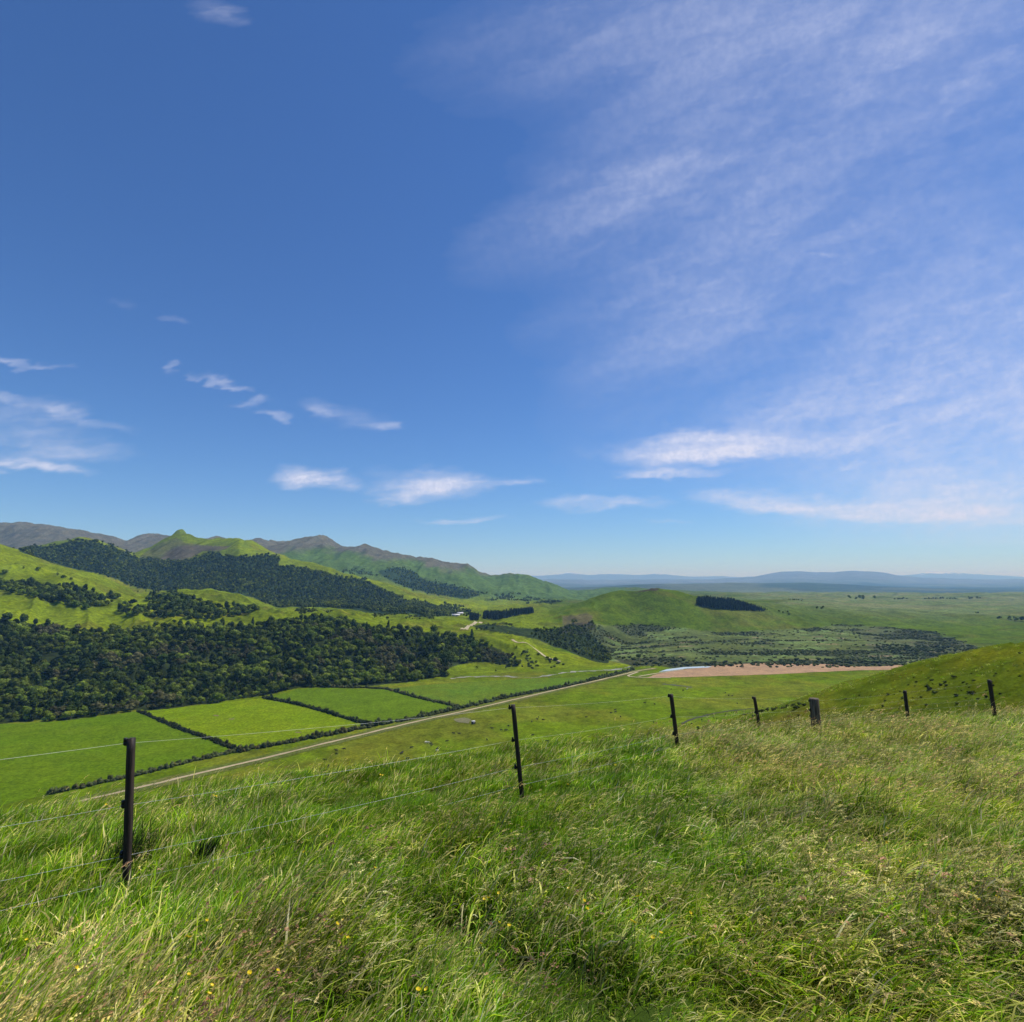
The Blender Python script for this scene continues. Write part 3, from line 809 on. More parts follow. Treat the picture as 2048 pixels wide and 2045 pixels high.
# near wood: nearest 300 as trees, the rest as one mass
X, Y = jitter_points(-1100, 60, 480, 1100, 7.0, 1)
mk, Z, U, Vv = in_zone(X, Y, F1, 0, .8, 1.15)
X, Y, Z, U, Vv = X[mk], Y[mk], Z[mk], U[mk], Vv[mk]
gap = fbm(X / 26, Y / 26, 3, 61.) < -.24      # small openings between the crowns
gap |= inpoly(U, Vv, [(838, 1262), (845, 1276), (870, 1252)])
X, Y, Z, U, Vv = X[~gap], Y[~gap], Z[~gap], U[~gap], Vv[~gap]
sz = 1.12 * np.exp(rr.normal(0, .30, len(X))).clip(.5, 2.1) * np.clip(1 + .7 * fbm(X / 45, Y / 45, 3, 63.), .6, 1.5)
kindn = fbm(X / 70, Y / 70, 4, 66.)
lt = rr.random(len(X)) + 1.6 * fbm(X / 38, Y / 38, 3, 68.)
kid = np.where(lt > .72, rr.choice([1, 3], len(X)), np.where(lt < .28, rr.choice([2, 5], len(X)), rr.choice([0, 4, 3], len(X))))
kid = np.where(kindn > .17, rr.integers(7, 9, len(X)), kid)
kid = np.where(rr.random(len(X)) < .018, 6, kid)
seen = (U > -15) & (U < 1000)
sizepx = sz / np.hypot(X, Y) * np.where(seen, 1, 0) * np.where(Vv > 1165, 1, .3)
edge_rank = np.argsort(-(1 / np.hypot(X, Y) * seen + sz * 1e-4))
chosen = edge_rank[:230]
rest = np.setdiff1d(np.arange(len(X)), chosen)
fc = protos('bush crown', [t[0] for t in TREES])
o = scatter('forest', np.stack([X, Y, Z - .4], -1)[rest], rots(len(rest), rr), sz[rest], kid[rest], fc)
tag(o, 'dense dark native bush covering the slope behind the paddocks', 'forest', kind='stuff')
SEGS = [(130, 'at the far left end of the wood edge'), (262, 'behind the leftmost paddock'), (420, 'above the upper side of the yellowish paddock'), (520, 'near the upper corner of the second hedge'), (700, 'above the small paddock between two hedges'), (1100, 'by the shingle end of the wood')]
def seg(u):
    for lim, s in SEGS:
        if u < lim: return s
    return SEGS[-1][1]
KLAB = ['rounded mid green bush tree', 'rounded light green bush tree', 'rounded very dark green bush tree', 'broad spreading light green tree', 'broad spreading mid green tree', 'tall dark green tree', 'very dark pointed conical tree', 'rounded olive brown bush tree', 'rounded olive brown bush tree']
tree_used = {}
def put_tree(name, k, x, y, z, s, label, group, cat='tree'):
    e = empty(name, (x, y, z - .3), (rr.normal(0, .05), rr.normal(0, .05), rr.uniform(0, 6.28)), s * rr.uniform(.95, 1.05))
    obj('crown', TREES[k][0], e); obj('trunk', TREES[k][1], e)
    return tag(e, label, cat, group)
for i in chosen:
    k = int(kid[i]); s = sz[i]
    size = 'large ' if s > 1.5 else ('small ' if s < 1.0 else '')
    put_tree('tree', k, X[i], Y[i], Z[i], s, size + KLAB[k] + ' ' + seg(U[i]), 'trees at the front edge of the near wood')

# tree band between the meadows
X, Y = jitter_points(-1700, -300, 830, 1480, 7.4, 2)
mk, Z, U, Vv = in_zone(X, Y, T1, 0, .7, 1.2)
mk2 = in_zone(X, Y, T2, 0, .7, 1.2)[0]
dens = fbm(X / 60, Y / 60, 4, 71.)
mk &= dens > -.10 - .25 * (U < 140)
mk &= ~(inpoly(U, Vv, T1GAP) & (rr.random(len(X)) < .55))
mk |= mk2 & (dens > -.2)
X, Y, Z, U = X[mk], Y[mk], Z[mk], U[mk]
o = scatter('woodland', np.stack([X, Y, Z - .3], -1), rots(len(X), rr), .9 + .95 * rr.random(len(X)), rr.integers(0, 6, len(X)), fc)
tag(o, 'broken band of dark trees winding between the two bright meadows', 'woodland', kind='stuff')

# second wood on the big hill
ff = protos('far crown', FARTREES)
def wood(name, poly, x0, x1, y0, y1, s, seed, label, smin=.7, smax=1.3, thr=-.3):
    X, Y = jitter_points(x0, x1, y0, y1, s, seed)
    mk, Z, U, Vv = in_zone(X, Y, poly, 0, 1.0 if y0 < 1450 else 1.9, 1.25)
    mk &= fbm(X / 90, Y / 90, 4, 77. + seed) > thr
    X, Y, Z = X[mk], Y[mk], Z[mk]
    o = scatter(name, np.stack([X, Y, Z - .5], -1), rots(len(X), rr), smin + (smax - smin) * rr.random(len(X)) ** 1.3, np.where(rr.random(len(X)) + 1.5 * fbm(X / 90, Y / 140, 4, 85.) > .78, 1, rr.choice([0, 2, 3, 4], len(X))), ff)
    return tag(o, label, 'woodland' if 'scrub' not in name else 'scrub', kind='stuff')
wood('forest', F2, -2300, -150, 1500, 2750, 8.6, 11, 'dark native forest covering the big hill below the knobbed peak', .6, 1.55)
wood('forest', F3, -1000, -100, 2500, 4300, 15, 12, 'hazy blue green wood on the far flank below the grey ridge', 1.0, 1.8, -.25)
wood('woodland', F4, -130, 260, 900, 1650, 8.0, 13, 'dark bushy gully behind the grassy nose with the pale track', .4, .95, -.02)
wood('woodland', F5, 100, 300, 1250, 1700, 9.0, 14, 'dark scrubby trees beside the bare brown slip', .5, 1.0, -.12)
wood('woodland', [(880, 1120), (960, 1118), (1010, 1128), (1060, 1136), (1065, 1140), (1000, 1138), (940, 1132), (890, 1130)], -300, 350, 2300, 3600, 14, 15, 'scattered dark trees across the hazy mid valley', .8, 1.6, .02)
wood('woodland', [(840, 1140), (880, 1150), (905, 1160), (900, 1168), (860, 1160), (830, 1158), (800, 1150)], -330, -60, 1450, 2300, 10, 16, 'farm trees around the white roofed sheds', .7, 1.3, -.02)
wood('woodland', [(560, 1150), (660, 1160), (660, 1170), (560, 1162)], -640, -400, 1150, 1600, 10, 17, 'dark tongue of trees running down to the near wood', .7, 1.1, -.2)
wood('woodland', [(700, 1160), (745, 1158), (820, 1166), (820, 1170), (745, 1168), (700, 1166)], -440, -180, 1150, 1700, 10, 18, 'thin line of small trees across the grassy bench', .4, .8, -.02)
wood('woodland', [(650, 1072), (700, 1078), (712, 1084), (690, 1085), (650, 1080)], -1000, -550, 2100, 4000, 11, 19, 'short dark strip of trees high on the bright green spur', .7, 1.2, -.3)

# scrub on the right
r_ = np.random.default_rng(77)
SHR = []
for i in range(4):
    lb = [(r_.uniform(-1, 1), r_.uniform(-1, 1), r_.uniform(.4, .9), r_.uniform(.7, 1.3), r_.uniform(.7, 1.3), r_.uniform(.5, .9)) for _ in range(3)]
    SHR.append(crown(60 + i, lb, 22, .4, M['scrub'], 'shrub'))
for i in range(2):
    lb = [(r_.uniform(-1, 1), r_.uniform(-1, 1), r_.uniform(.5, 1.1), r_.uniform(.8, 1.3), r_.uniform(.8, 1.3), r_.uniform(.6, 1.)) for _ in range(3)]
    SHR.append(crown(66 + i, lb, 22, .4, M['gorse'], 'shrub'))
fs = protos('scrub bush', SHR)
X, Y = jitter_points(80, 1500, 840, 1720, 6.2, 20)
mk, Z, U, Vv = in_zone(X, Y, SCRUB, 0, 1.5, 1.2)
dk = inpoly(U, Vv, DARKB) | (inpoly(U, Vv, DARKS) & (fbm(X / 90, Y / 40, 3, 83.) > .07))
d1 = fbm(X / 120, Y / 40, 5, 70.)
mk = (mk & ((d1 > .10) | (rr.random(len(X)) < .07))) | (dk & (rr.random(len(X)) < .28))
X, Y, Z, U, d1, dk = X[mk], Y[mk], Z[mk], U[mk], d1[mk], dk[mk]
id_ = np.where(dk | (d1 > .16), rr.integers(2, 6, len(X)), rr.integers(0, 4, len(X)))
id_ = np.where(dk, rr.integers(3, 6, len(X)), id_)
o = scatter('scrub', np.stack([X, Y, Z - .2], -1), rots(len(X), rr), (.7 + 1.1 * rr.random(len(X))) * np.where(dk, 1.25, 1), id_, fs)
tag(o, 'grey green scrub spread over the rough slope beyond the ploughed field', 'scrub', kind='stuff')

# pine plantation and shelter belts
PIN = []
for i in range(3):
    r_ = np.random.default_rng(90 + i)
    PIN.append(crown(90 + i, lobes_cone(r_, 20, 3.4, 6), 30, 1.1, M['pine'], 'pine'))
fp = protos('pine crown', PIN)
def pines(name, poly, x0, x1, y0, y1, s, seed, label, sc=1.0, taper=None):
    X, Y = jitter_points(x0, x1, y0, y1, s, seed)
    mk, Z, U, Vv = in_zone(X, Y, poly, 0, .25, 1.3)
    X, Y, Z, U = X[mk], Y[mk], Z[mk], U[mk]
    if taper: sc = sc * np.interp(U, *taper)
    o = scatter(name, np.stack([X, Y, Z - .4], -1), rots(len(X), rr, .03), sc * (.85 + .3 * rr.random(len(X))), rr.integers(0, 3, len(X)), fp)
    return tag(o, label, 'plantation', kind='stuff')
pines('pine_plantation', [(1316, 1137), (1335, 1136.5), (1380, 1140), (1420, 1146), (1452, 1152), (1438, 1155), (1400, 1153), (1365, 1151), (1330, 1147), (1315, 1145)], 400, 900, 1350, 1760, 3.9, 31, 'solid dark pine plantation on the shoulder of the green hill', .95, ([1316, 1385, 1425, 1455], [1.0, .9, .55, .25]))
pines('pine_belt', [(912, 1163), (940, 1163), (975, 1158), (1004, 1155), (1006, 1158), (975, 1163), (940, 1170), (912, 1169)], -120, 120, 1300, 1720, 5, 32, 'straight dark pine shelter belt in the middle of the valley', .80)
pines('pine_belt', [(886, 1164), (902, 1165), (903, 1172), (888, 1172)], -160, -60, 1200, 1750, 5, 33, 'small dark clump of pines beside the pale farm road', .7)
for k, (u, v, w, hh, lab) in enumerate([(1625, 1131, 38, 8, 'dark oval clump of trees on the skyline of the far plain'), (1548, 1149, 12, 5, 'small dark round clump alone on the green plain'), (1775, 1130, 60, 3, 'long thin dark belt along the edge of the far plain'),
                                    (1838, 1130, 20, 4, 'short dark clump at the end of the thin far belt'), (1845, 1158, 8, 4, 'tiny dark clump by itself right of the plain middle'), (1898, 1169, 24, 5, 'dark strip of trees near the right side of the plain'),
                                    (1935, 1173, 50, 8, 'larger dark shelter belt running off the right side of the plain'), (1620, 1182, 6, 4, 'single dark bush mark above the grey scrub'), (1500, 1133, 22, 3, 'low dark hedge line right of the plantation'),
                                    (1700, 1131, 24, 3, 'faint low belt right of the oval clump'), (1480, 1157, 16, 5, 'two dark bushes just below the plantation tip')]):
    p = place(u, v, 800); d = p.y
    wm = w / FPX * d; hm = hh / FPX * d
    n = max(2, int(wm / (hm * .7)))
    fx = np.linspace(-.5, .5, n) * wm
    X = p.x + fx; Y = p.y + rr.normal(0, hm * .8, n)
    o = scatter('tree_belt', np.stack([X, Y, H(X, Y) - .5], -1), rots(n, rr), hm / 8 * (.75 + .5 * rr.random(n)), rr.integers(0, 5, n), ff)
    tag(o, lab, 'trees', kind='stuff')

# single trees one can tell apart on the meadows and on the grassy nose
SOLO = [(72, 1077, 1.5, 3, 'broad dark tree pair alone on the upper meadow'), (44, 1074, .9, 0, 'small dark tree left of the broad one on the upper meadow'), (108, 1087, 1.1, 1, 'first dark tree in the short row down the upper meadow'),
        (120, 1091, 1.2, 4, 'wider dark tree in the middle of the meadow row'), (134, 1096, 1.1, 0, 'last dark tree of the short row on the upper meadow'), (8, 1083, 1.6, 3, 'wide dark bush tree at the left end of the meadow'),
        (296, 1163, 1.1, 5, 'tall dark tree standing on the lower meadow corner'), (312, 1166, .9, 0, 'small tree beside the tall one on the lower meadow'), (260, 1118, .9, 1, 'dark tree at the upper end of the grassy gap'),
        (328, 1176, .8, 2, 'low round tree where the bright meadow meets the wood'), (355, 1170, .7, 1, 'low dark tree below the round light meadow'), (275, 1117, .9, 0, 'dark tree close to the top of the grassy gap'),
        (1033, 1244, .8, 3, 'broad dark bush beside the bend of the pale track'), (1048, 1247, 1.0, 4, 'wide dark bush below the pale track bend'), (996, 1228, .5, 0, 'small dark bush on the grassy nose above the track bend'),
        (975, 1222, .55, 1, 'small dark bush near the top of the grassy nose'), (985, 1236, .6, 2, 'small round bush halfway down the grassy nose'), (900, 1262, .7, 1, 'dark bush standing out on the grass right of the wood'),
        (935, 1268, .6, 0, 'low bush at the foot of the grassy nose'), (955, 1262, .6, 2, 'round bush low on the grassy nose'), (782, 1134, 1.6, 3, 'pair of dark trees on the bright green spur'), (825, 1164, 1.6, 6, 'pointed dark tree on the bench left of the sheds'),
        (1205, 1243, 1.2, 3, 'broad grey green tree at the road end by the scrub'), (925, 1240, .6, 1, 'dark bush on the grass at the right tip of the wood')]
for u, v, s, k, lab in SOLO:
    p = place(u, v, 700)
    put_tree('tree', k, p.x, p.y, p.z, s, lab, None)

# ------------------------------------------------------------------ hedges
def hedge(uvs, w, h, seed, label):
    r = np.random.default_rng(seed)
    pts = ground_pts(uvs); p = np.array([(q.x, q.y) for q in pts])
    sg = np.r_[0, np.cumsum(np.hypot(*np.diff(p, axis=0).T))]
    n = int(sg[-1] / 1.0); s = np.linspace(0, sg[-1], n) + r.uniform(-.5, .5, n)
    x = np.interp(s, sg, p[:, 0]) + r.normal(0, w * .22, n); y = np.interp(s, sg, p[:, 1]) + r.normal(0, w * .22, n)
    z = H(x, y)
    hs = h * np.clip(.62 + .9 * fbm(s / 9, s * 0 + seed, 3, 5.) + .22 * r.normal(size=n) + .55 * (r.random(n) < .12), .25, 1.8)
    keep = fbm(s / 16, s * 0 + seed * 3, 3, 15.) > -.36
    o = np.array([p[0, 0], p[0, 1], H1(p[0, 0], p[0, 1])])
    mb = MB()
    for i in np.nonzero(keep)[0]:
        c = np.array([x[i], y[i], z[i]]) - o
        V, F = ICO1
        rad = np.array([w * .33 * r.uniform(.6, 1.5), w * .30 * r.uniform(.6, 1.5), hs[i] * .46]) * r.uniform(.7, 1.15)
        tn = np.array([1, 1, 1.]) * r.uniform(.7, 1.2)
        if r.random() < .12: tn = tn * np.array([1.5, 1.15, 1.1])
        mb.add(c + np.array([0, 0, hs[i] * .45]) + V * rad * (1 + .3 * r.normal(size=(len(V), 1))), F, tn * .75)
        lo = np.array([x[i] + r.normal(0, .5), y[i] + r.normal(0, .5), z[i]]) - o
        mb.add(lo + np.array([0, 0, h * .2]) + V * np.array([w * .34, w * .34, h * .3]) * (1 + .3 * r.normal(size=(len(V), 1))), F, tn * r.uniform(.6, .95))
        m = 16
        d = r.normal(size=(m, 3)); d[:, 2] = np.abs(d[:, 2]); d /= np.linalg.norm(d, axis=1)[:, None]
        C = c + np.array([0, 0, hs[i] * .45]) + d * rad * r.uniform(.8, 1.35, m)[:, None]
        V, F = quads(r, C, d, .42)
        mb.add(V, F, np.repeat(r.uniform(.7, 1.3, m), 4)[:, None] * tn)
    me = mb.mesh('hedge', M['hedge'])
    return tag(obj('hedge', me, loc=o), label, 'hedge', 'hedges around the paddocks')
hedge([(262, 1343), (330, 1373), (400, 1397), (455, 1420)], 3.6, 3.8, 1, 'dark hedge between leftmost paddock and the yellowish green paddock')
hedge([(497, 1318), (560, 1329), (620, 1346), (690, 1367), (704, 1369)], 4.2, 4.2, 2, 'dark hedge between yellowish paddock and the small paddock behind it')
hedge([(614, 1297), (680, 1298), (730, 1301), (790, 1318), (870, 1336)], 4.2, 4.0, 3, 'bent dark hedge along upper and right side of the small paddock')
hedge([(88, 1500), (130, 1491), (250, 1466), (350, 1440), (440, 1420)], 4.2, 4.0, 4, 'roadside hedge along the lower side of the leftmost paddock')
hedge([(448, 1419), (550, 1401), (640, 1384), (700, 1371)], 4.8, 4.6, 5, 'roadside hedge along the lower side of the yellowish paddock')
hedge([(706, 1370), (760, 1361), (862, 1339)], 5.0, 4.8, 6, 'roadside hedge along the lower side of the small paddock')
hedge([(874, 1336), (960, 1316), (1060, 1298), (1140, 1279), (1196, 1264)], 4.8, 4.6, 7, 'long roadside hedge from the paddock corner towards the road end')

# ------------------------------------------------------------------ gorse bushes on the near spur
GB = []
for i in range(5):
    r_ = np.random.default_rng(120 + i)
    lb = [(r_.uniform(-.5, .5), r_.uniform(-.5, .5), r_.uniform(.15, .4), r_.uniform(.3, .6), r_.uniform(.3, .6), r_.uniform(.25, .45)) for _ in range(3)]
    GB.append(crown(130 + i, lb, 60, .12, M['gorse'], 'gorse_bush'))
SPZ = [(1330, 1400), (1430, 1362), (1560, 1330), (1640, 1302), (1740, 1262), (1860, 1232), (1940, 1216), (1940, 1330), (1800, 1330), (1700, 1345), (1560, 1365), (1440, 1392)]
GUL = [(1720, 1285), (1800, 1275), (1860, 1300), (1800, 1318), (1720, 1325), (1640, 1320)]
got = 0; tries = 0
r_ = np.random.default_rng(8)
while got < 84 and tries < 4000:
    tries += 1
    u, v = r_.uniform(1330, 1940), r_.uniform(1210, 1400)
    if not inpoly(np.array([u]), np.array([v]), SPZ)[0]: continue
    g = inpoly(np.array([u]), np.array([v]), GUL)[0]
    if not g and r_.random() < .6: continue
    p = place(u, v, 75)
    if p.y > 520: continue
    s = r_.uniform(.4, 1.15) * (.75 if g else .6) * (p.y / 180) ** .35
    q = obj('gorse_bush', GB[got % 5], loc=(p.x, p.y, p.z - .1), rot=(0, 0, r_.uniform(0, 6.28)), scl=(s * r_.uniform(.9, 1.5), s * r_.uniform(.9, 1.5), s))
    where = 'in the thick patch below the middle of the olive slope' if g else ('high on the olive slope near its crest' if v < 1262 else ('low on the tail of the olive slope' if u < 1560 else 'scattered on the open olive slope'))
    tag(q, 'small dark gorse bush ' + where, 'bush', 'gorse bushes on the olive slope')
    got += 1
NOSE = [(905, 1203), (960, 1212), (1010, 1232), (1060, 1252), (1100, 1256), (1060, 1262), (960, 1262), (900, 1254), (945, 1250), (985, 1256), (972, 1236), (930, 1214)]
q = 0
while q < 34:
    u, v = r_.uniform(880, 1100), r_.uniform(1200, 1265)
    if not inpoly(np.array([u]), np.array([v]), NOSE)[0]: continue
    p = place(u, v, 600); sb = r_.uniform(2.2, 4.6)
    g_ = tag(obj('bush', GB[q % 5], loc=(p.x, p.y, p.z - .2), rot=(0, 0, r_.uniform(0, 6.28)), scl=(sb * r_.uniform(.8, 1.3), sb, sb)), 'small dark bush dotted on the grassy nose beside the near wood', 'bush', 'bushes on the grassy nose')
    q += 1
# rushes along the creek below the spur
pts = []
for a, b in [((1283, 1372), (1440, 1337)), ((1290, 1392), (1345, 1378)), ((1400, 1352), (1515, 1333)), ((1020, 1420), (1120, 1405)), ((690, 1460), (760, 1440))]:
    for t in np.linspace(0, 1, 26):
        u = a[0] + (b[0] - a[0]) * t + r_.normal(0, 3); v = a[1] + (b[1] - a[1]) * t + r_.normal(0, 2.0) - 4 * math.sin(t * 3.1)
        p = place(u, v, 150); pts.append(p)
pts = np.array([p[:] for p in pts])
o = scatter('undergrowth', pts - [0, 0, .15], rots(len(pts), rr), .5 + .9 * rr.random(len(pts)), rr.integers(0, 5, len(pts)), protos('creek bush', GB))
tag(o, 'dark rushes and low bushes along the creek at the foot of the slope', 'undergrowth', kind='stuff')

# ------------------------------------------------------------------ cattle, hut, sheds, roadside posts
def cow_mesh():
    mb = MB()
    # one lofted trunk from rump to muzzle, legs and tail run into it
    mb.tube([(-1.02, 0, 1.02), (-.92, 0, 1.0), (-.5, 0, .96), (0, 0, .93), (.45, 0, .98), (.75, 0, 1.08), (1.0, 0, 1.12), (1.2, 0, 1.12), (1.42, 0, .98), (1.55, 0, .88)], [.12, .29, .35, .38, .36, .27, .19, .17, .15, .09], 10)
    for sx, sy in ((-.78, .2), (-.78, -.2), (.55, .18), (.55, -.18)):
        b = -.09 if sx < 0 else .03
        mb.tube([(sx, sy, .95), (sx + .02, sy, .62), (sx + b, sy, .36), (sx + .02, sy, .04), (sx + .06, sy, 0)], [.17, .11, .06, .05, .07], 7)
    mb.tube([(-1.02, 0, 1.1), (-1.12, 0, .9), (-1.1, 0, .5)], [.04, .03, .05], 5)
    for s in (1, -1): mb.tube([(1.16, s * .1, 1.22), (1.14, s * .3, 1.24)], [.06, .02], 5)
    return mb
m, nt = newmat('black hide'); finish(nt, brighten(nt, (.016, .014, .013), ramp(nt, noise(nt, objcoord(nt), 4, 3), .3, .7, .6, 1.4)), .7, .3); M['hide'] = m
m, nt = newmat('white hide'); finish(nt, brighten(nt, (.62, .58, .5), ramp(nt, noise(nt, objcoord(nt), 4, 3), .3, .7, .8, 1.1)), .8, .2); M['hidew'] = m
cowb = cow_mesh().mesh('cow', M['hide'], True, False); coww = cow_mesh().mesh('cow', M['hidew'], True, False)
S = 0.94336
def zb(X, Yp, ox, oy, sc): return ((ox + X / sc) * S, (oy + Yp / sc) * S)
cows = []
for X, Yp, w in [(66, 302, 0), (68, 322, 0), (113, 293, 0), (460, 313, 0), (453, 320, 0), (490, 350, 0), (513, 285, 0), (598, 252, 1), (611, 256, 1), (630, 262, 0), (634, 271, 0), (668, 303, 1), (667, 291, 0), (724, 247, 0), (765, 200, 0), (797, 202, 0), (993, 170, 0), (1048, 180, 0), (1075, 182, 0), (1090, 155, 0), (963, 237, 0),
                 (1270, 103, 0), (1230, 130, 0), (1262, 115, 0), (1297, 120, 0), (1553, 103, 0), (1700, 77, 0), (1725, 60, 0), (1727, 72, 0), (1757, 100, 0), (1235, 210, 0), (1320, 247, 0), (1375, 268, 0), (1772, 226, 0), (22, 392, 0), (0, 358, 0)]:
    cows.append((*zb(X, Yp, 650, 1400, 2.972), w))
for X, Yp, w in [(1608, 1452, 0), (1633, 1472, 0), (1660, 1476, 0), (1697, 1533, 0), (1000, 1530, 0), (1075, 1540, 0), (1200, 1425, 0), (1290, 1435, 0), (1320, 1423, 1), (1068, 1675, 0)]:
    cows.append((*zb(X, Yp, 1024, 1000, 3.768), w))
for u, v, w in cows:
    p = place(u, v + 1.5, 250)
    o = obj('cow', coww if w else cowb, loc=p, rot=(0, 0, random.uniform(0, 6.28)), scl=random.uniform(1.1, 1.3))
    where = ('in the big pasture below the road' if u < 760 else 'near the small hut in the big pasture' if u < 870 else 'in the pasture behind the second fence post' if u < 1080 else 'in the pasture between the second and third fence posts' if u < 1240 else 'in the pasture behind the third and fourth fence posts')
    dep = ' close to the hill foot' if v > 1420 else ''
    tag(o, ('white' if w else 'black') + ' cow standing ' + where + dep, 'cow', 'cattle grazing on the valley pasture')
def simplemat(name, c, rough=.6, sc=3, spec=.3):
    m, nt = newmat(name); finish(nt, brighten(nt, c, ramp(nt, noise(nt, objcoord(nt), sc, 4), .3, .7, .75, 1.15)), rough, spec); return m
M['roof'] = simplemat('pale roofing iron', (.72, .70, .68), .45); M['darkwall'] = simplemat('dark wall', (.04, .035, .03)); M['shedwall'] = simplemat('shed wall', (.38, .37, .35))
# hut on skids
p = place(893, 1366.5, 250)
hut = tag(empty('hut', p, (0, 0, .5)), 'small dark hut with a pale roof on trodden ground in the pasture', 'hut')
mb = MB(); mb.box((0, 0, 1.45), (3.0, 2.4, 2.3)); obj('wall', mb.mesh('wall', M['darkwall'], False, False), hut)
mb = MB(); mb.box((0, 0, 2.75), (3.4, 2.8, .28), taper=.9); obj('roof', mb.mesh('roof', M['roof'], False, False), hut)
mb = MB(); mb.box((0, -1.22, 1.25), (.9, .06, 1.7)); obj('door', mb.mesh('door', M['shedwall'], False, False), hut)
mb = MB()
for s in (-.8, .8): mb.box((0, s, .15), (3.4, .18, .3))
obj('skid', mb.mesh('skid', M['darkwall'], False, False), hut)
def shed(u, v, L, W, Hh, rz, lab):
    p = place(u, v, 1200)
    e = tag(empty('farm_shed', p, (0, 0, rz)), lab, 'farm shed', 'white roofed farm sheds in the valley')
    mb = MB(); mb.box((0, 0, Hh / 2 - .5), (L, W, Hh + 1)); obj('wall', mb.mesh('wall', M['shedwall'], False, False), e)
    mb = MB(); o_ = .6; z0 = Hh; z1 = Hh + W * .22
    x, y = L / 2 + o_, W / 2 + o_
    V = [(-x, -y, z0), (x, -y, z0), (x, 0, z1), (-x, 0, z1), (x, y, z0), (-x, y, z0), (-x, -y, z0 + .25), (x, -y, z0 + .25), (x, 0, z1 + .25), (-x, 0, z1 + .25), (x, y, z0 + .25), (-x, y, z0 + .25)]
    mb.add(V, [(3, 2, 1, 0), (5, 4, 2, 3), (6, 7, 8, 9), (9, 8, 10, 11), (0, 1, 7, 6), (4, 5, 11, 10), (1, 2, 8, 7), (2, 4, 10, 8), (3, 0, 6, 9), (5, 3, 9, 11)])
    obj('roof', mb.mesh('roof', M['roof'], False, False), e)
    mb = MB()
    mb.box((L * .2, -W / 2 - .05, Hh * .4), (L * .3, .12, Hh * .8)); obj('door', mb.mesh('door', M['darkwall'], False, False), e)
shed(860, 1163, 22, 10, 4, .15, 'long white roofed farm shed among dark trees, the lower one')
shed(868, 1160, 18, 9, 5, .35, 'white roofed farm shed standing just behind the longer one')
shed(997, 1153, 9, 6, 3.5, .2, 'tiny pale shed at the right end of the pine shelter belt')
# fence along the lower side of the road: posts
e = None
p0, p1 = RD[1], RD[5]
dirv = Vector((p1.x - p0.x, p1.y - p0.y, 0)); Ld = dirv.length; dirv.normalize(); side = Vector((dirv.y, -dirv.x, 0)) * 5.2
fr = tag(empty('roadside_fence', p0 + side), 'low post fence running along the near side of the gravel road', 'fence')
mb = MB(); mb.tube([(0, 0, -.3), (0, 0, 1.15)], [.11, .10], 6)
pm = mb.mesh('post', M['bark'], False, False)
npst = 62
for i in range(npst):
    q = p0 + side + dirv * (Ld * (i / (npst - 1)) ** 1.0)
    obj('post', pm, fr, loc=(q.x - fr.location.x, q.y - fr.location.y, H1(q.x, q.y) - fr.location.z))
mb = MB()
for hz in (.5, .95):
    t = np.linspace(0, Ld, 90); qx = p0.x + side.x + dirv.x * t; qy = p0.y + side.y + dirv.y * t
    mb.tube(np.stack([qx - fr.location.x, qy - fr.location.y, H(qx, qy) + hz - fr.location.z], -1), .012, 4, cap=False)
obj('wire', mb.mesh('wire', simplemat('old wire', (.3, .3, .3), .5), False, False), fr)

# ------------------------------------------------------------------ the fence on the brow
m, nt = newmat('dark stained batten'); oc = objcoord(nt)
mp = N(nt, 'ShaderNodeMapping'); mp.inputs['Scale'].default_value = (14, 14, .9); nt.links.new(oc, mp.inputs[0])
g = noise(nt, mp.outputs[0], 5, 6, .65)
c = mix(nt, (.016, .011, .009), (.055, .034, .026), ramp(nt, g, .35, .7))
finish(nt, c, .62, .35, bump=g, bump_d=.004, bump_s=.8); M['batten'] = m
m, nt = newmat('weathered post'); oc = objcoord(nt)
mp = N(nt, 'ShaderNodeMapping'); mp.inputs['Scale'].default_value = (9, 9, .8); nt.links.new(oc, mp.inputs[0])
g = noise(nt, mp.outputs[0], 4, 6, .65)
c = mix(nt, (.06, .045, .032), (.22, .18, .13), ramp(nt, g, .35, .7))
finish(nt, c, .9, .2, bump=g, bump_d=.01, bump_s=.8); M['weathered'] = m
m, nt = newmat('black plastic'); finish(nt, (.012, .012, .012), .4, .4); M['plastic'] = m
m, nt = newmat('galvanised wire'); p_ = finish(nt, brighten(nt, (.52, .53, .52), ramp(nt, noise(nt, geopos(nt), 20, 3), .3, .7, .85, 1.1)), .42, .5); p_.inputs['Metallic'].default_value = .25; M['wire'] = m
fence = tag(empty('wire_fence', (0, 0, 0)), 'wire fence of slim dark battens and one thick post along the grassy brow', 'fence')
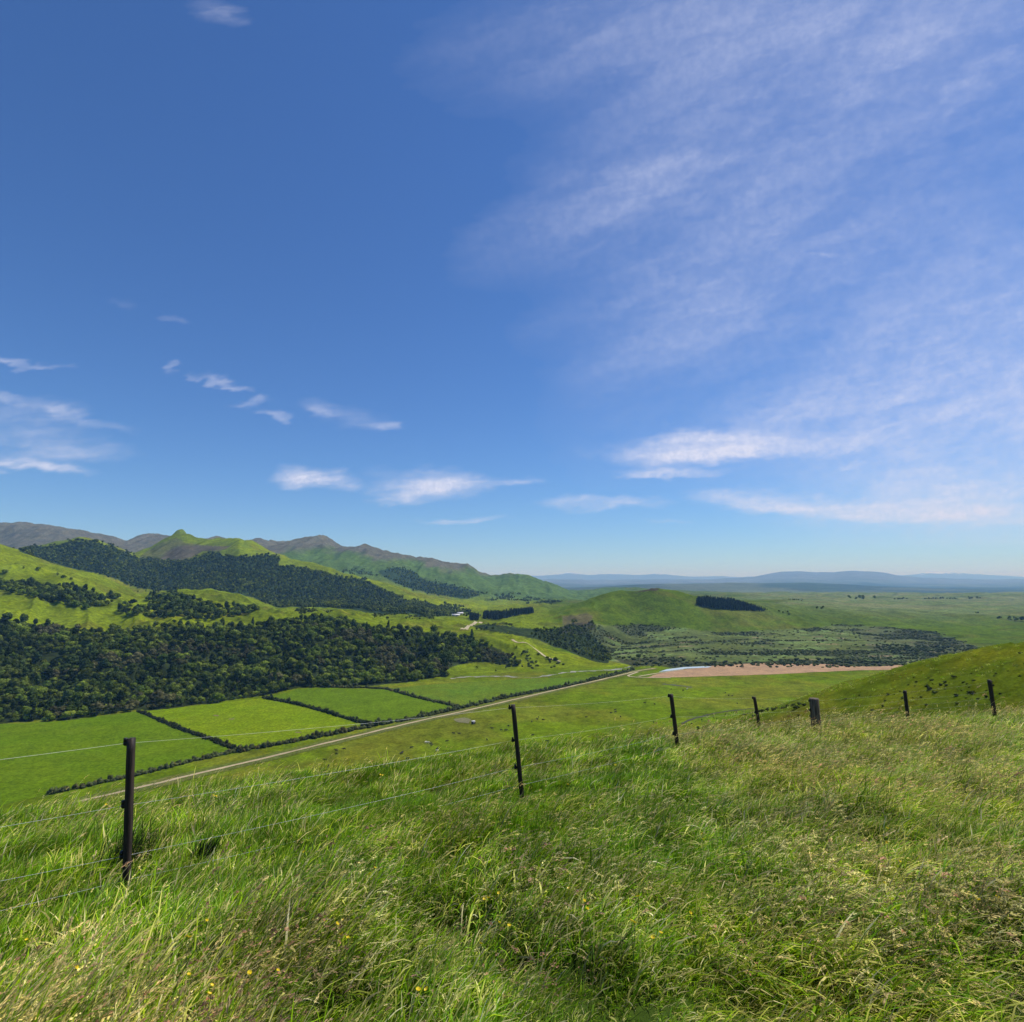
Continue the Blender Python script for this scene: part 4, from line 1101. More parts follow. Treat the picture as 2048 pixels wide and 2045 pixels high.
# posts: top and foot traced in the picture, depth from their real height
FP = []   # u_top, v_top, u_bot, v_bot, depth, width
POSTS = [(247.5, 1393, 238.5, 1668, 4.75, .047), (968, 1330, 984.5, 1500, 7.35, .06), (1266, 1310, 1279.5, 1418, 10.2, .062), (1423, 1315, 1436, 1390, 14.6, .066), (1535.5, 1318, 1539.5, 1368, 16.0, .25), (1707, 1303, 1712, 1345, 20.0, .085), (1866.5, 1283, 1874, 1332, 20.5, .095)]
WH = []
for k, (ut, vt, ub, vb, Yd, wd) in enumerate(POSTS):
    bot = Vector([float(q) for q in uvY(ub, vb, Yd)]); top = Vector([float(q) for q in uvY(ut, vt, Yd)])
    gz = HF1(bot.x, bot.y)
    ax = (top - bot).normalized()
    foot = bot + ax * ((gz - .15 - bot.z) / ax.z) if bot.z > gz - .15 else bot - ax * .1
    Ln = (top - foot).length
    rotq = ax.to_track_quat('Z', 'Y')
    mb = MB()
    if k == 4:
        mb.tube([(0, 0, 0), (.004, .003, Ln * .5), (0, 0, Ln - .012), (0, 0, Ln)], [wd / 2 * 1.05, wd / 2, wd / 2 * .98, wd / 2 * .93], 20)
        me = mb.mesh('fence_post', M['weathered'], False, False)
    else:
        # slim batten with a shallow groove down the face
        w = wd / 2; n = 14
        prof = np.array([(-w, -w * .9), (-w * .25, -w * .9), (-w * .12, -w * .72), (w * .12, -w * .72), (w * .25, -w * .9), (w, -w * .9), (w, w * .9), (-w, w * .9)])
        zs = np.linspace(0, Ln, n); rng_ = np.random.default_rng(k)
        V = np.concatenate([np.c_[prof * (1 + .025 * rng_.normal()) + rng_.normal(0, w * .02, 2), np.full(8, z)] for z in zs])
        F = [(i * 8 + j, i * 8 + (j + 1) % 8, (i + 1) * 8 + (j + 1) % 8, (i + 1) * 8 + j) for i in range(n - 1) for j in range(8)]
        mb.add(V, F)
        top_i = (n - 1) * 8
        mb.add(np.zeros((0, 3)), np.zeros((0, 4), int))
        mb.F4 += [np.array([(top_i, top_i + 1, top_i + 2, top_i + 7), (top_i + 2, top_i + 3, top_i + 6, top_i + 7), (top_i + 3, top_i + 4, top_i + 5, top_i + 6)])]
        me = mb.mesh('fence_post', M['batten'], False, False)
    po = obj('fence_post', me, fence, loc=foot); po.rotation_mode = 'QUATERNION'; po.rotation_quaternion = rotq
    if k == 4: po['label'] = 'thick round weathered timber post with a pale sawn top'
    if k == 5: po['label'] = 'crooked dark post with a broken looking foot'
    # insulators on the left face
    fr_ = [.965, .50, .19, -.0] if k == 0 else [.97, .56, .22]
    hs = []
    for j, f in enumerate([.965, .53, .185, .02] if k == 0 else ([.965, .6, .3, .1] if k < 4 else ([.9, .55, .3, .1]))):
        P_ = bot + (top - bot) * f
        off = -(wd / 2 + .016)
        pin = P_ + Vector((off, -.005, 0))
        hs.append(pin)
        if k == 4 and j > 1: continue
        if j == 3: continue
        mb = MB()
        mb.tube([(-.018, 0, 0), (-.012, 0, 0), (.004, 0, 0), (.016, 0, 0)], [.014, .021, .021, .012], 10)
        mb.box((.004, 0, .028), (.022, .020, .03))
        loc = rotq.inverted() @ (pin - foot)
        iz = obj('insulator', mb.mesh('insulator', M['plastic'], True, False), po, loc=loc)
    WH.append(hs)
# support post just outside the left of the picture, so the wires end on something
wires = []
d0 = WH[0][0] - WH[1][0]
for j in range(4):
    left = [(0, 1433), (0, 1562), (0, 1660), (0, 1722)][j]
    q = WH[0][j]
    far = Vector([float(z) for z in uvY(left[0] - 400, left[1] + (left[1] - [1404, 1524, 1613, 1668][j]) * 400 / 238., 3.2)])
    chain = [far] + [WH[k][j] for k in range(7)]
    mb = MB(); P_ = []
    for i in range(len(chain) - 1):
        a, b = chain[i], chain[i + 1]
        for t in np.linspace(0, 1, 14)[:-1]:
            s = 4 * t * (1 - t) * .012 * (b - a).length ** .8 * (.6 if i else .3)
            P_.append((a.x + (b.x - a.x) * t, a.y + (b.y - a.y) * t, a.z + (b.z - a.z) * t - s))
    P_.append(tuple(chain[-1]))
    mb.tube(P_, .00095, 6, cap=False)
    obj('wire', mb.mesh('wire', M['wire'], True, False), fence)

# ------------------------------------------------------------------ long grass
def mat_grass(name):
    m, nt = newmat(name)
    c = attr(nt); pos = geopos(nt)
    oi = N(nt, 'ShaderNodeObjectInfo').outputs['Random']
    big = ramp(nt, noise(nt, pos, .35, 3, .6, .5), .35, .65)
    sm = ramp(nt, noise(nt, pos, 1.6, 3, .6), .3, .7, .66, 1.28)
    c = mix(nt, c, mix(nt, c, (1.12, 1.03, .88), 1.0, 'MULTIPLY'), big)
    k = math_(nt, 'MULTIPLY', sm, ramp(nt, oi, 0, 1, .56, 1.34))
    c = brighten(nt, c, k)
    finish(nt, c, .55, .10, .45)
    return m
M['grass'] = mat_grass('long grass'); M['seed'] = mat_grass('grass seed heads')
GREENS = np.array([(.27, .37, .03), (.33, .42, .04), (.19, .31, .025), (.42, .45, .08), (.30, .37, .08)])
STRAW = np.array([(.68, .61, .30), (.62, .60, .25), (.78, .72, .42)])
def blades(mb, r, n, rad, l0, l1, w, lean, cols, wind=(1, 0), straw=.12, segs=4):
    """n curved blades as tapering strips"""
    p0 = np.c_[r.normal(0, rad, (n, 2)), np.full(n, -.03)]
    L = r.uniform(l0, l1, n); az = np.arctan2(wind[1], wind[0]) + r.normal(0, .75, n)
    le = np.clip(r.normal(lean, .28, n), .05, 1.5)
    c = cols[r.integers(0, len(cols), n)]
    ms = r.random(n) < straw; c = np.where(ms[:, None], STRAW[r.integers(0, 3, n)], c) * r.uniform(.75, 1.25, n)[:, None]
    t = np.linspace(0, 1, segs + 1)
    pts = [p0]; ang0 = le * .25
    for i in range(segs):
        a = ang0 + (le * 1.45 - ang0) * ((i + .5) / segs) ** 1.1
        stp = (L / segs)[:, None] * np.stack([np.sin(a) * np.cos(az), np.sin(a) * np.sin(az), np.cos(a)], -1)
        pts.append(pts[-1] + stp)
    pts = np.array(pts)                                   # (segs+1, n, 3)
    tw = az + np.pi / 2 + r.normal(0, .35, n)
    sd = np.stack([np.cos(tw), np.sin(tw), .25 * r.normal(size=n)], -1)
    ww = w * r.uniform(.7, 1.3, n)
    prof = np.interp(t, [0, .3, .75, 1], [.7, 1, .7, .08])
    Lft = pts - sd[None] * (ww[None, :, None] * prof[:, None, None] * .5); Rgt = pts + sd[None] * (ww[None, :, None] * prof[:, None, None] * .5)
    V = np.stack([Lft, Rgt], 2).transpose(1, 0, 2, 3).reshape(-1, 3)    # n, segs+1, 2
    k = (segs + 1) * 2
    b = np.arange(n)[:, None] * k; s = np.arange(segs)[None] * 2
    F = np.stack([b + s, b + s + 1, b + s + 3, b + s + 2], -1).reshape(-1, 4)
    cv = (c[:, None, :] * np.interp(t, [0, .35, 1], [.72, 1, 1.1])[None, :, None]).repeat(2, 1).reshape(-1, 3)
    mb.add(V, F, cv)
    return pts
def stalks(mb, r, n, rad, l0, l1, lean, headcol, hl=.07, hw=.007, wind=(1, 0)):
    for i in range(n):
        az = math.atan2(wind[1], wind[0]) + r.normal(0, .55); le = max(.1, r.normal(lean, .22)); L = r.uniform(l0, l1)
        p = np.array([*r.normal(0, rad, 2), 0]); P_ = [p]
        for q in range(5):
            a = le * (.2 + 1.1 * (q + .5) / 5)
            p = p + L / 5 * np.array([math.sin(a) * math.cos(az), math.sin(a) * math.sin(az), math.cos(a)]); P_.append(p)
        col = np.array(headcol[r.integers(0, len(headcol))]) * r.uniform(.8, 1.2)
        sc_ = STRAW[r.integers(0, 3)] * .8
        mb.tube(P_, [.0013, .0012, .0011, .001, .001, .0009], 3, sc_, cap=False)
        d = P_[-1] - P_[-2]; d /= np.linalg.norm(d); h = hl * r.uniform(.7, 1.4); w_ = hw * r.uniform(.7, 1.4)
        dr = np.array([0, 0, -1]) * .35
        nb = 11
        f = r.random(nb) ** .8; a = r.uniform(0, 6.28, nb)
        ax1 = np.cross(d, [.3, .2, 1.]); ax1 /= np.linalg.norm(ax1); ax2 = np.cross(d, ax1)
        C = P_[-1] + (d[None] * f[:, None] + dr[None] * (f * f)[:, None]) * h
        out = np.cos(a)[:, None] * ax1 + np.sin(a)[:, None] * ax2
        ln = (h * .34 * r.uniform(.7, 1.3, nb) * (1.1 - .6 * f))[:, None]
        tip = C + (d * .9 + out * (w_ / hw) * .28 + dr * .6) * ln
        sd = np.cross(d, out) * (w_ * .34)
        mid = (C + tip) / 2 + out * w_ * .35
        V = np.stack([C, mid - sd, tip, mid + sd], 1).reshape(-1, 3)
        mb.add(V, np.arange(nb * 4).reshape(-1, 4), np.repeat(col[None] * r.uniform(.75, 1.25, (nb, 1)), 4, 0))
CREAM = [(.78, .70, .26), (.84, .77, .34), (.72, .68, .20), (.80, .64, .28)]
PINK = [(.70, .44, .26), (.76, .54, .31), (.64, .38, .24), (.78, .62, .32)]
TUFT = []
r_ = np.random.default_rng(200)
def tuft(n, rad, l0, l1, w, lean, straw, st=0, heads=CREAM, cols=GREENS, hl=.065, hw=.006, segs=4, sl=(.28, .52)):
    mb = MB(); blades(mb, r_, n, rad, l0, l1, w, lean, cols, straw=straw, segs=segs)
    if st: stalks(mb, r_, st, rad, sl[0], sl[1], lean * .8, heads, hl, hw)
    return mb.mesh('tuft', M['grass'])
VIVID = np.array([(.21, .39, .008), (.27, .45, .010), (.14, .31, .008), (.35, .48, .014), (.21, .39, .03)])
PALE = np.array([(.62, .63, .13), (.70, .68, .19), (.54, .60, .09), (.76, .69, .28)])
MIXG = np.concatenate([VIVID, VIVID, PALE, PALE[:2]])
for i in range(4): TUFT.append(tuft(34, .075, .11, .26, .0088, .98, .02, cols=MIXG))
for i in range(3): TUFT.append(tuft(32, .08, .12, .27, .0084, 1.05, .14, 3, cols=np.concatenate([VIVID, PALE]), sl=(.20, .36)))
for i in range(2): TUFT.append(tuft(36, .07, .08, .20, .0088, .72, .0, cols=VIVID))
for i in range(2): TUFT.append(tuft(28, .075, .12, .25, .0082, .95, .06, 4, PINK, cols=MIXG, hl=.075, hw=.0085, sl=(.22, .38)))
for i in range(2): TUFT.append(tuft(32, .09, .20, .38, .0086, 1.22, .08, 1, cols=np.concatenate([VIVID, PALE]), sl=(.24, .40)))
LUSH, FLOW, UPR, PNK, LAID = (0, 4), (4, 7), (7, 9), (9, 11), (11, 13)
ft = protos('tuft', TUFT)
def grass_points():
    Xs, Ys, S_ = [], [], []
    for d0, d1, dens, sc in [(1.2, 3.2, 400, .95), (3.2, 5.5, 320, 1.0), (5.5, 9, 220, 1.1), (9, 14, 130, 1.25), (14, 22, 68, 1.5), (22, 46, 22, 2.0)]:
        th = R(52)
        area = th * (d1 * d1 - d0 * d0)
        n = int(area * dens)
        rad = np.sqrt(rr.uniform(d0 * d0, d1 * d1, n)); a = rr.uniform(-th, th, n)
        Xs.append(rad * np.sin(a)); Ys.append(rad * np.cos(a)); S_.append(np.full(n, sc))
    # thin cover to the sides and behind, for views from a step away
    n = 9000
    x = rr.uniform(-14, 14, n); y = rr.uniform(-7, 3, n)
    Xs.append(x); Ys.append(y); S_.append(np.full(n, 1.15))
    X, Y, S1 = np.concatenate(Xs), np.concatenate(Ys), np.concatenate(S_)
    k = (np.hypot(X, Y) > .95) & (edge_dist(X, Y) < 9)
    return X[k], Y[k], S1[k]
X, Y, S1 = grass_points()
azm = np.arctan2(X, Y); n1 = fbm(X / 1.4, Y / 1.4, 4, 101.); n2 = fbm(X / 4., Y / 4., 3, 103.); n3 = fbm(X / .7, Y / .7, 3, 105.)
n = len(X); q = rr.random(n)
# share of flowering grass grows to the right and in patches; lush green in the middle distance on the left
azm = np.arctan2(X, Y)
pf = np.clip(.24 + .12 * sstep(0, .5, azm) - .12 * sstep(.1, -.4, azm) + 1.5 * n1 + .9 * n2 + .15 * azm - .24 * ((np.hypot(X, Y) > 5) & (X < 1.5)), .04, .9)
pl = np.clip(.10 + .45 * sstep(.1, .6, azm) + .9 * n2 + .25 * sstep(-.3, -.7, azm), .03, .8)
idx = np.where(q < pf, rr.integers(*FLOW, n), np.where(rr.random(n) < pl, rr.integers(*LAID, n), np.where(rr.random(n) < .35, rr.integers(*UPR, n), rr.integers(*LUSH, n))))
up_, vp_ = project(X, Y, HF(X, Y) + .3)
pk = (np.exp(-((up_ - 300) / 260) ** 2 - ((vp_ - 1900) / 100) ** 2) * .9 + np.exp(-((up_ - 980) / 130) ** 2 - ((vp_ - 1730) / 60) ** 2) * .45 + .02 + .25 * n3)
idx = np.where(rr.random(n) < pk * .34, rr.integers(*PNK, n), idx)
# wind from the left: blades lean to the right; swirl patches
ang = -.25 + 1.7 * fbm(X / 2.2, Y / 2.2, 3, 111.) + rr.normal(0, .45, n) + 1.2 * sstep(.0, -.5, azm) * 1.0 - .55 * sstep(.0, .6, azm)
sc = S1 * rr.uniform(.7, 1.15, n) * np.clip(1 + .9 * n1 + .8 * n3, .45, 1.5)
gapm = fbm(X / .42, Y / .34, 3, 121.) > -.10        # dark openings between tussocks
sc = np.where(gapm, sc, sc * .55)
turf = sstep(3.6, 4.6, np.hypot(X, Y)) * sstep(2.5, .5, X - .15 * Y) * sstep(-.25, .05, n2 + .12)
idx = np.where(rr.random(n) < turf * .75, rr.integers(*UPR, n), idx)
sc = sc * (1 - .08 * turf)
keep = (np.abs(X) < 200)
rot = np.stack([rr.normal(0, .1, n), rr.normal(0, .1, n), ang], -1)
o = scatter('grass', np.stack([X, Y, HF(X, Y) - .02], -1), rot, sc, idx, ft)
tag(o, 'long windblown grass with pale and pinkish seed heads covering the foreground slope', 'grass', kind='stuff')

X3, Y3 = jitter_points(20, 420, 70, 470, 2.6, 51)
Z3 = H(X3, Y3); U3, V3 = project(X3, Y3, Z3)
k3 = (np.abs(Z3 - spur(X3, Y3)) < 5) & (U3 < 2150) & (fbm(X3 / 9, Y3 / 9, 4, 131.) > -.08)
X3, Y3, Z3 = X3[k3], Y3[k3], Z3[k3]; n3_ = len(X3)
o = scatter('rough_grass', np.stack([X3, Y3, Z3 - .1], -1), np.stack([rr.normal(0, .15, n3_), rr.normal(0, .15, n3_), rr.uniform(0, 6.28, n3_)], -1), 3.2 * rr.uniform(.6, 1.4, n3_), np.array([0, 1, 7, 8])[rr.integers(0, 4, n3_)], ft)
tag(o, 'rough tussocky grass over the olive slope on the right', 'grass', kind='stuff')

# buttercups
m, nt = newmat('buttercup petal'); finish(nt, brighten(nt, (.86, .66, .02), ramp(nt, noise(nt, objcoord(nt), 60, 3), .3, .7, .85, 1.1)), .35, .5, .2); M['petal'] = m
m, nt = newmat('buttercup stem'); finish(nt, (.08, .14, .025), .6, .3); M['stem'] = m
mb = MB()
for i in range(5):
    a = i * 2 * math.pi / 5
    for j in range(2):
        pass
    ca, sa = math.cos(a), math.sin(a)
    rows = []
    for f, wd_, z in [(.08, .25, 0), (.45, .8, .18), (.8, .95, .5), (1.0, .6, .72)]:
        for s in (-1, 0, 1):
            rad = f * .0135; lat = s * wd_ * .0085
            rows.append((rad * ca - lat * sa, rad * sa + lat * ca, z * .0135 + abs(s) * .0015))
    F = [(r0 * 3 + c0, r0 * 3 + c0 + 1, (r0 + 1) * 3 + c0 + 1, (r0 + 1) * 3 + c0) for r0 in range(3) for c0 in range(2)]
    mb.add(rows, F)
mb.tube([(0, 0, 0), (0, 0, .004), (0, 0, .007)], [.004, .004, .002], 8)
petal_me = mb.mesh('flower', M['petal'], True, False)
FL = []
for X_, Y_ in [(155, 1450), (450, 1610), (1108, 1425), (1125, 1432), (1228, 1328), (1480, 1648), (1648, 1628), (1120, 1655), (1255, 1720), (1240, 1775), (1283, 582), (1268, 576), (630, 630), (1810, 912)]: FL.append(zb(X_, Y_, 0, 1400, 2.972))
for X_, Y_ in [(297, 1018), (265, 1050), (1035, 1165), (948, 1200), (970, 1192), (1033, 1345), (1095, 1367), (110, 1325), (70, 1348), (135, 1437), (98, 1412), (1560, 1260), (1540, 1210), (1450, 1135), (1863, 1187), (1840, 1345), (1822, 1335), (925, 1470), (553, 1748), (605, 1745), (345, 455), (328, 452), (1728, 395), (1443, 512)]: FL.append(zb(X_, Y_, 650, 1400, 2.972))
for X_, Y_ in [(275, 990), (272, 960), (1225, 930), (1225, 1008), (1290, 1103), (1135, 1213), (1212, 1218), (1697, 1305), (1797, 1293), (208, 1370), (57, 1480), (17, 1503), (1545, 400), (325, 517)]: FL.append(zb(X_, Y_, 1300, 1300, 2.583))
for k, (u, v) in enumerate(FL):
    hgt = .27
    p = place_near(u, v, hgt)
    e = empty('buttercup', p, (0, 0, random.uniform(0, 6.28)))
    hh = hgt + .01
    mb = MB(); bx, by = random.uniform(-.03, .03), random.uniform(-.03, .03)
    mb.tube([(-bx, -by, -.02), (-bx * .6, -by * .6, hh * .4), (0, 0, hh * .8), (0, 0, hh)], [.0016, .0014, .0012, .001], 5, cap=False)
    obj('stem', mb.mesh('stem', M['stem'], True, False), e)
    big = .58 + .2 * random.random() + (.3 if p.y > 6 else 0)
    obj('flower', petal_me, e, loc=(0, 0, hh), rot=(random.uniform(-.5, .5) + .3, random.uniform(-.5, .5), 0), scl=big)
    where = ('low at the left among pinkish seed heads' if u < 330 and v > 1720 else 'on the left slope near the first fence post' if u < 600 and v < 1650 else 'left of the picture middle in the long grass' if u < 700 else
             'in the middle of the long grass' if u < 1000 else 'right of the middle among pale seed heads' if u < 1330 else 'in the windswept grass on the right')
    far = ' close to the brow' if v < 1560 else (' near the lower edge' if v > 1850 else '')
    tag(e, 'yellow buttercup flower ' + where + far, 'buttercup', 'buttercups in the long grass')

# dark sedge tussocks behind the left post
r_ = np.random.default_rng(301)
for (u, v, lab) in [(240, 1590, 'dark sedge tussock behind the foot of the leftmost post'), (385, 1580, 'dark green sedge tussock between the wires right of the leftmost post')]:
    sk_ = 1.0 if u < 300 else .55
    mb = MB(); blades(mb, r_, 260, .10 * sk_, .28 * sk_, .5 * sk_, .006, .55, np.array([(.022, .042, .012), (.03, .055, .014)]), wind=(1, 0), straw=.03)
    p = place_near(u, v, .2)
    tag(obj('sedge_tussock', mb.mesh('sedge_tussock', M['grass']), loc=p), lab, 'tussock')

# ------------------------------------------------------------------ haze
HZ = 5.4e-5
bm = bmesh.new(); bmesh.ops.create_cube(bm, size=1)
me = bpy.data.meshes.new('haze'); bm.to_mesh(me); bm.free()
zlo, zhi = float(zz.min()) - 1.0, float(max(zz.max(), 20)) + 40
hz = obj('haze', me, loc=(0, 22900, (zlo + zhi) / 2)); hz.scale = (175000, 46200, zhi - zlo)
tag(hz, 'thin blue air over the valley and hills', 'haze', kind='stuff')
m = bpy.data.materials.new('haze'); m.use_nodes = True; nt = m.node_tree; nt.nodes.clear()
pv = N(nt, 'ShaderNodeVolumePrincipled'); mo = N(nt, 'ShaderNodeOutputMaterial')
pv.inputs['Absorption Color'].default_value = (1, 1, 1, 1); pv.inputs['Color'].default_value = (.26, .56, 1.0, 1); pv.inputs['Density'].default_value = HZ; pv.inputs['Anisotropy'].default_value = .0
pv.inputs['Density Attribute'].default_value = ''; pv.inputs['Temperature Attribute'].default_value = ''; pv.inputs['Color Attribute'].default_value = ''
nt.links.new(pv.outputs[0], mo.inputs['Volume']); me.materials.append(m)

# ------------------------------------------------------------------ sky, clouds, sun
SUN_AZ, SUN_EL = R(62), R(59)
w = bpy.data.worlds.new('World'); SC.world = w; w.use_nodes = True
nt = w.node_tree; nt.nodes.clear()
sky = N(nt, 'ShaderNodeTexSky', sky_type='NISHITA'); sky.sun_disc = False; sky.sun_elevation = SUN_EL; sky.sun_rotation = SUN_AZ
sky.altitude = 300; sky.air_density = 1.0; sky.dust_density = .12; sky.ozone_density = 2.6
hs = N(nt, 'ShaderNodeHueSaturation'); hs.inputs['Saturation'].default_value = 1.08; nt.links.new(sky.outputs[0], hs.inputs['Color'])
skyc = mix(nt, hs.outputs[0], (.565, .765, 1.09), 1.0, 'MULTIPLY')
SKYS = .10
final = skyc
bg = N(nt, 'ShaderNodeBackground'); bg.inputs['Strength'].default_value = SKYS
nt.links.new(final, bg.inputs['Color'])
wo = N(nt, 'ShaderNodeOutputWorld'); nt.links.new(bg.outputs[0], wo.inputs['Surface'])
sl = bpy.data.lights.new('sun', 'SUN'); sl.energy = 4.2; sl.angle = R(.53); sl.color = (1, .965, .91)
so = bpy.data.objects.new('sun', sl); COL.objects.link(so)
sdir = Vector((math.sin(SUN_AZ) * math.cos(SUN_EL), math.cos(SUN_AZ) * math.cos(SUN_EL), math.sin(SUN_EL)))
so.rotation_euler = sdir.to_track_quat('Z', 'Y').to_euler(); so.location = (0, 0, 30)

# ------------------------------------------------------------------ cirrus sheet: a patch of dome 60 km away, well above the haze
def sk(u, v):
    dx, dy, dz = ray(u, v); return float(dx / dy), float(dz / dy)
cx = np.linspace(-1.25, 1.25, 820); cz = np.linspace(.05, 1.45, 560)
CX, CZ = np.meshgrid(cx, cz); CX = CX.ravel(); CZ = CZ.ravel()
def tmap(x, z, rot, sx, sz, ox=0., oz=0.):
    c, s_ = math.cos(rot), math.sin(rot); x = x - ox; z = z - oz
    return (c * x + s_ * z) / sx, (-s_ * x + c * z) / sz
wx_, wz_ = tmap(CX, CZ, .08, .11, .04)
WX = CX + .10 * fbm(wx_, wz_, 5, 201.) + .03 * fbm(wx_ * 4, wz_ * 4, 4, 205.); WZ = CZ + .030 * fbm(wx_, wz_, 5, 203.) + .012 * fbm(wx_ * 4, wz_ * 4, 4, 207.)
streak = sstep(-.20, .18, fbm(*tmap(CX + .3 * (WX - CX), CZ + .5 * (WZ - CZ), .06, .09, .014), 6, 211., .6))
cl = np.zeros_like(CX)
def cloud(u0, v0, u1, v1, h, alpha, soft=.15, tex=.6):
    global cl
    x0, y0 = sk(u0, v0); x1, y1 = sk(u1, v1)
    L = math.hypot(x1 - x0, y1 - y0) / 2; a = math.atan2(y1 - y0, x1 - x0)
    p, q = tmap(WX, WZ, a, L, h / FPX, (x0 + x1) / 2, (y0 + y1) / 2)
    q = np.where(q < 0, q * 1.5, q * .85)              # flatter undersides
    al = sstep(1.15, soft, np.hypot(p, q)) * (streak * tex + 1 - tex) * alpha
    cl = cl + al - cl * al
cloud(512, 905, 668, 912, 30, .8, .2, .5); cloud(560, 900, 640, 908, 20, .3)
cloud(670, 922, 955, 918, 40, .85, .2, .5); cloud(690, 938, 850, 938, 16, .4); cloud(900, 925, 1025, 908, 10, .4)
cloud(780, 980, 985, 984, 8, .62)
cloud(1130, 864, 1590, 836, 38, .95, .35, .35); cloud(1180, 848, 1500, 846, 26, .45); cloud(1125, 886, 1385, 893, 14, .7, .2, .4); cloud(1480, 850, 1680, 832, 40, .3)
cloud(1020, 955, 1270, 955, 18, .6); cloud(1280, 938, 1620, 960, 22, .6); cloud(1340, 955, 2000, 985, 26, .75, .3, .35); cloud(1500, 972, 2050, 968, 34, .55); cloud(1600, 910, 2050, 935, 40, .5)
cloud(1570, 885, 1650, 878, 7, .35); cloud(1210, 985, 1290, 990, 7, .3)
cloud(318, 690, 358, 708, 14, .30); cloud(380, 706, 455, 745, 14, .45); cloud(425, 770, 495, 762, 12, .35); cloud(470, 782, 555, 802, 10, .5); cloud(525, 760, 660, 785, 22, .35); cloud(600, 790, 770, 805, 26, .26)
cloud(715, 800, 770, 812, 14, .35); cloud(195, 565, 260, 580, 12, .07); cloud(290, 600, 335, 612, 12, .10)
cloud(-60, 672, 135, 697, 10, .38); cloud(-80, 728, 260, 820, 16, .36); cloud(-60, 835, 260, 858, 34, .40); cloud(-80, 790, 200, 810, 50, .2); cloud(-80, 862, 185, 892, 18, .72); cloud(-40, 888, 40, 893, 8, .5)
cloud(340, 20, 460, 25, 50, .20, 0)
cloud(1565, 485, 1605, 480, 10, .3)

def blob(u, v, ru, rv, k, rot=0.0):
    x, y = sk(u, v)
    p, q = tmap(WX, WZ, rot, ru / FPX, rv / FPX, x, y)
    return sstep(1, .1, np.hypot(p, q)) * k
v1 = fbm(*tmap(CX + (WX - CX) * .6, CZ + (WZ - CZ) * 1.2, R(30), .36, .075), 7, 221., .58)
v2 = fbm(*tmap(CX + (WX - CX) * .6, CZ + (WZ - CZ), R(22), .10, .028), 6, 223., .62)
v3 = fbm(*tmap(CX, CZ, R(14), .30, .035), 6, 227., .6)
lowb = sstep(.75, .35, CZ)
veil = sstep(-.22, .24, .55 * v1 + .45 * v2 + .35 * lowb * v3)
region = sum([blob(1480, 230, 760, 330, .36, R(25)), blob(1980, 770, 780, 290, 1.2, R(12)), blob(2000, 520, 760, 220, .42, R(18)), blob(1150, 380, 420, 150, .40, R(27)), blob(1280, 640, 330, 100, .42, R(20)),
              blob(1150, 60, 560, 230, .40, R(10)), blob(2000, 930, 700, 190, 1.15), blob(1700, 80, 560, 260, .35), blob(1560, 760, 260, 70, .5, R(12)), blob(1900, 700, 420, 260, .35, R(10)), blob(1250, 560, 380, 110, .22, R(20))])
region = region + .34 * sstep(-.02, .45, CX + .10 * fbm(CX * 3, CZ * 3, 3, 231.)) * sstep(.10, .3, CZ)
region = region + blob(1450, 480, 620, 170, .28, R(18)) + blob(1850, 900, 520, 120, .45)
region = np.minimum(region, 1.3)
va = (.40 * veil + .34) * region * .60
cl = np.clip(cl + va - cl * va, 0, 1)
fade = sstep(.05, .075, CZ) * sstep(1.45, 1.2, CZ) * sstep(1.25, 1.1, np.abs(CX))
cl = cl * fade
nrm = np.sqrt(1 + CX ** 2 + CZ ** 2); RD_ = 60000.
Pc = np.stack([CX, np.ones_like(CX), CZ], -1) / nrm[:, None] * RD_
nr, nc = 560, 820
I = (np.arange(nr - 1)[:, None] * nc + np.arange(nc - 1)[None]).ravel()
Qc = np.stack([I, I + nc, I + nc + 1, I + 1], -1)
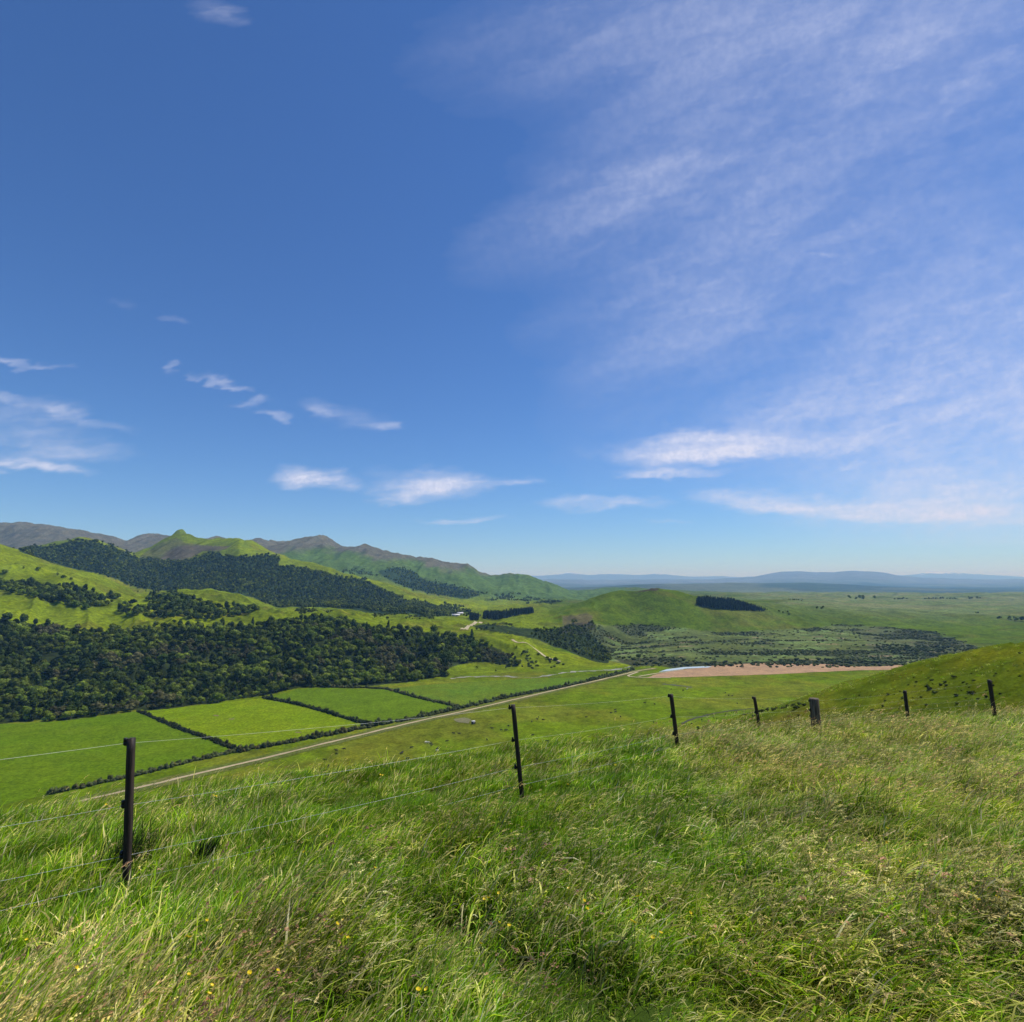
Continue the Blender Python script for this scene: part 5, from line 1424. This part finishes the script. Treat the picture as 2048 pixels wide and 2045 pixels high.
Qc = Qc[cl[Qc].max(1) > .012]
used = np.unique(Qc); remap = np.zeros(len(Pc), np.int64); remap[used] = np.arange(len(used))
m, nt = newmat('cirrus')
al = N(nt, 'ShaderNodeAttribute', attribute_name='Col').outputs['Fac']
fine = ramp(nt, noise(nt, geopos(nt), .0011, 4, .65), .25, .75, .8, 1.2)
al = math_(nt, 'MULTIPLY', al, fine, clamp=True)
em = N(nt, 'ShaderNodeEmission'); em.inputs['Color'].default_value = (.63, .665, .85, 1); em.inputs['Strength'].default_value = 1.0
tr = N(nt, 'ShaderNodeBsdfTransparent'); ms = N(nt, 'ShaderNodeMixShader'); ou = N(nt, 'ShaderNodeOutputMaterial')
nt.links.new(al, ms.inputs[0]); nt.links.new(tr.outputs[0], ms.inputs[1]); nt.links.new(em.outputs[0], ms.inputs[2]); nt.links.new(ms.outputs[0], ou.inputs['Surface'])
m.cycles.emission_sampling = 'NONE'
tag(obj('clouds', mesh_np('clouds', Pc[used], remap[Qc], m, np.repeat(cl[used][:, None], 3, 1), True)), 'thin white cirrus streaks and flat lens clouds across the blue sky', 'clouds', kind='stuff')

# ------------------------------------------------------------------ camera and render settings
cam = bpy.data.cameras.new('camera'); co = bpy.data.objects.new('camera', cam); COL.objects.link(co)
cam.sensor_fit = 'HORIZONTAL'; cam.sensor_width = 36; cam.lens = 36 * FPX / 1932
co.location = (0, 0, 0); co.rotation_euler = (R(90) + TILT, 0, 0)
cam.clip_start = .05; cam.clip_end = 120000
SC.camera = co
SC.view_settings.view_transform = 'Standard'; SC.view_settings.look = 'None'; SC.view_settings.exposure = 0.15; SC.view_settings.gamma = 1
cy = SC.cycles
cy.max_bounces = 5; cy.diffuse_bounces = 2; cy.glossy_bounces = 1; cy.transmission_bounces = 3; cy.volume_bounces = 1; cy.transparent_max_bounces = 6
cy.use_denoising = True; cy.denoising_input_passes = 'RGB_ALBEDO_NORMAL'; cy.denoising_prefilter = 'ACCURATE'; cy.caustics_reflective = False; cy.caustics_refractive = False
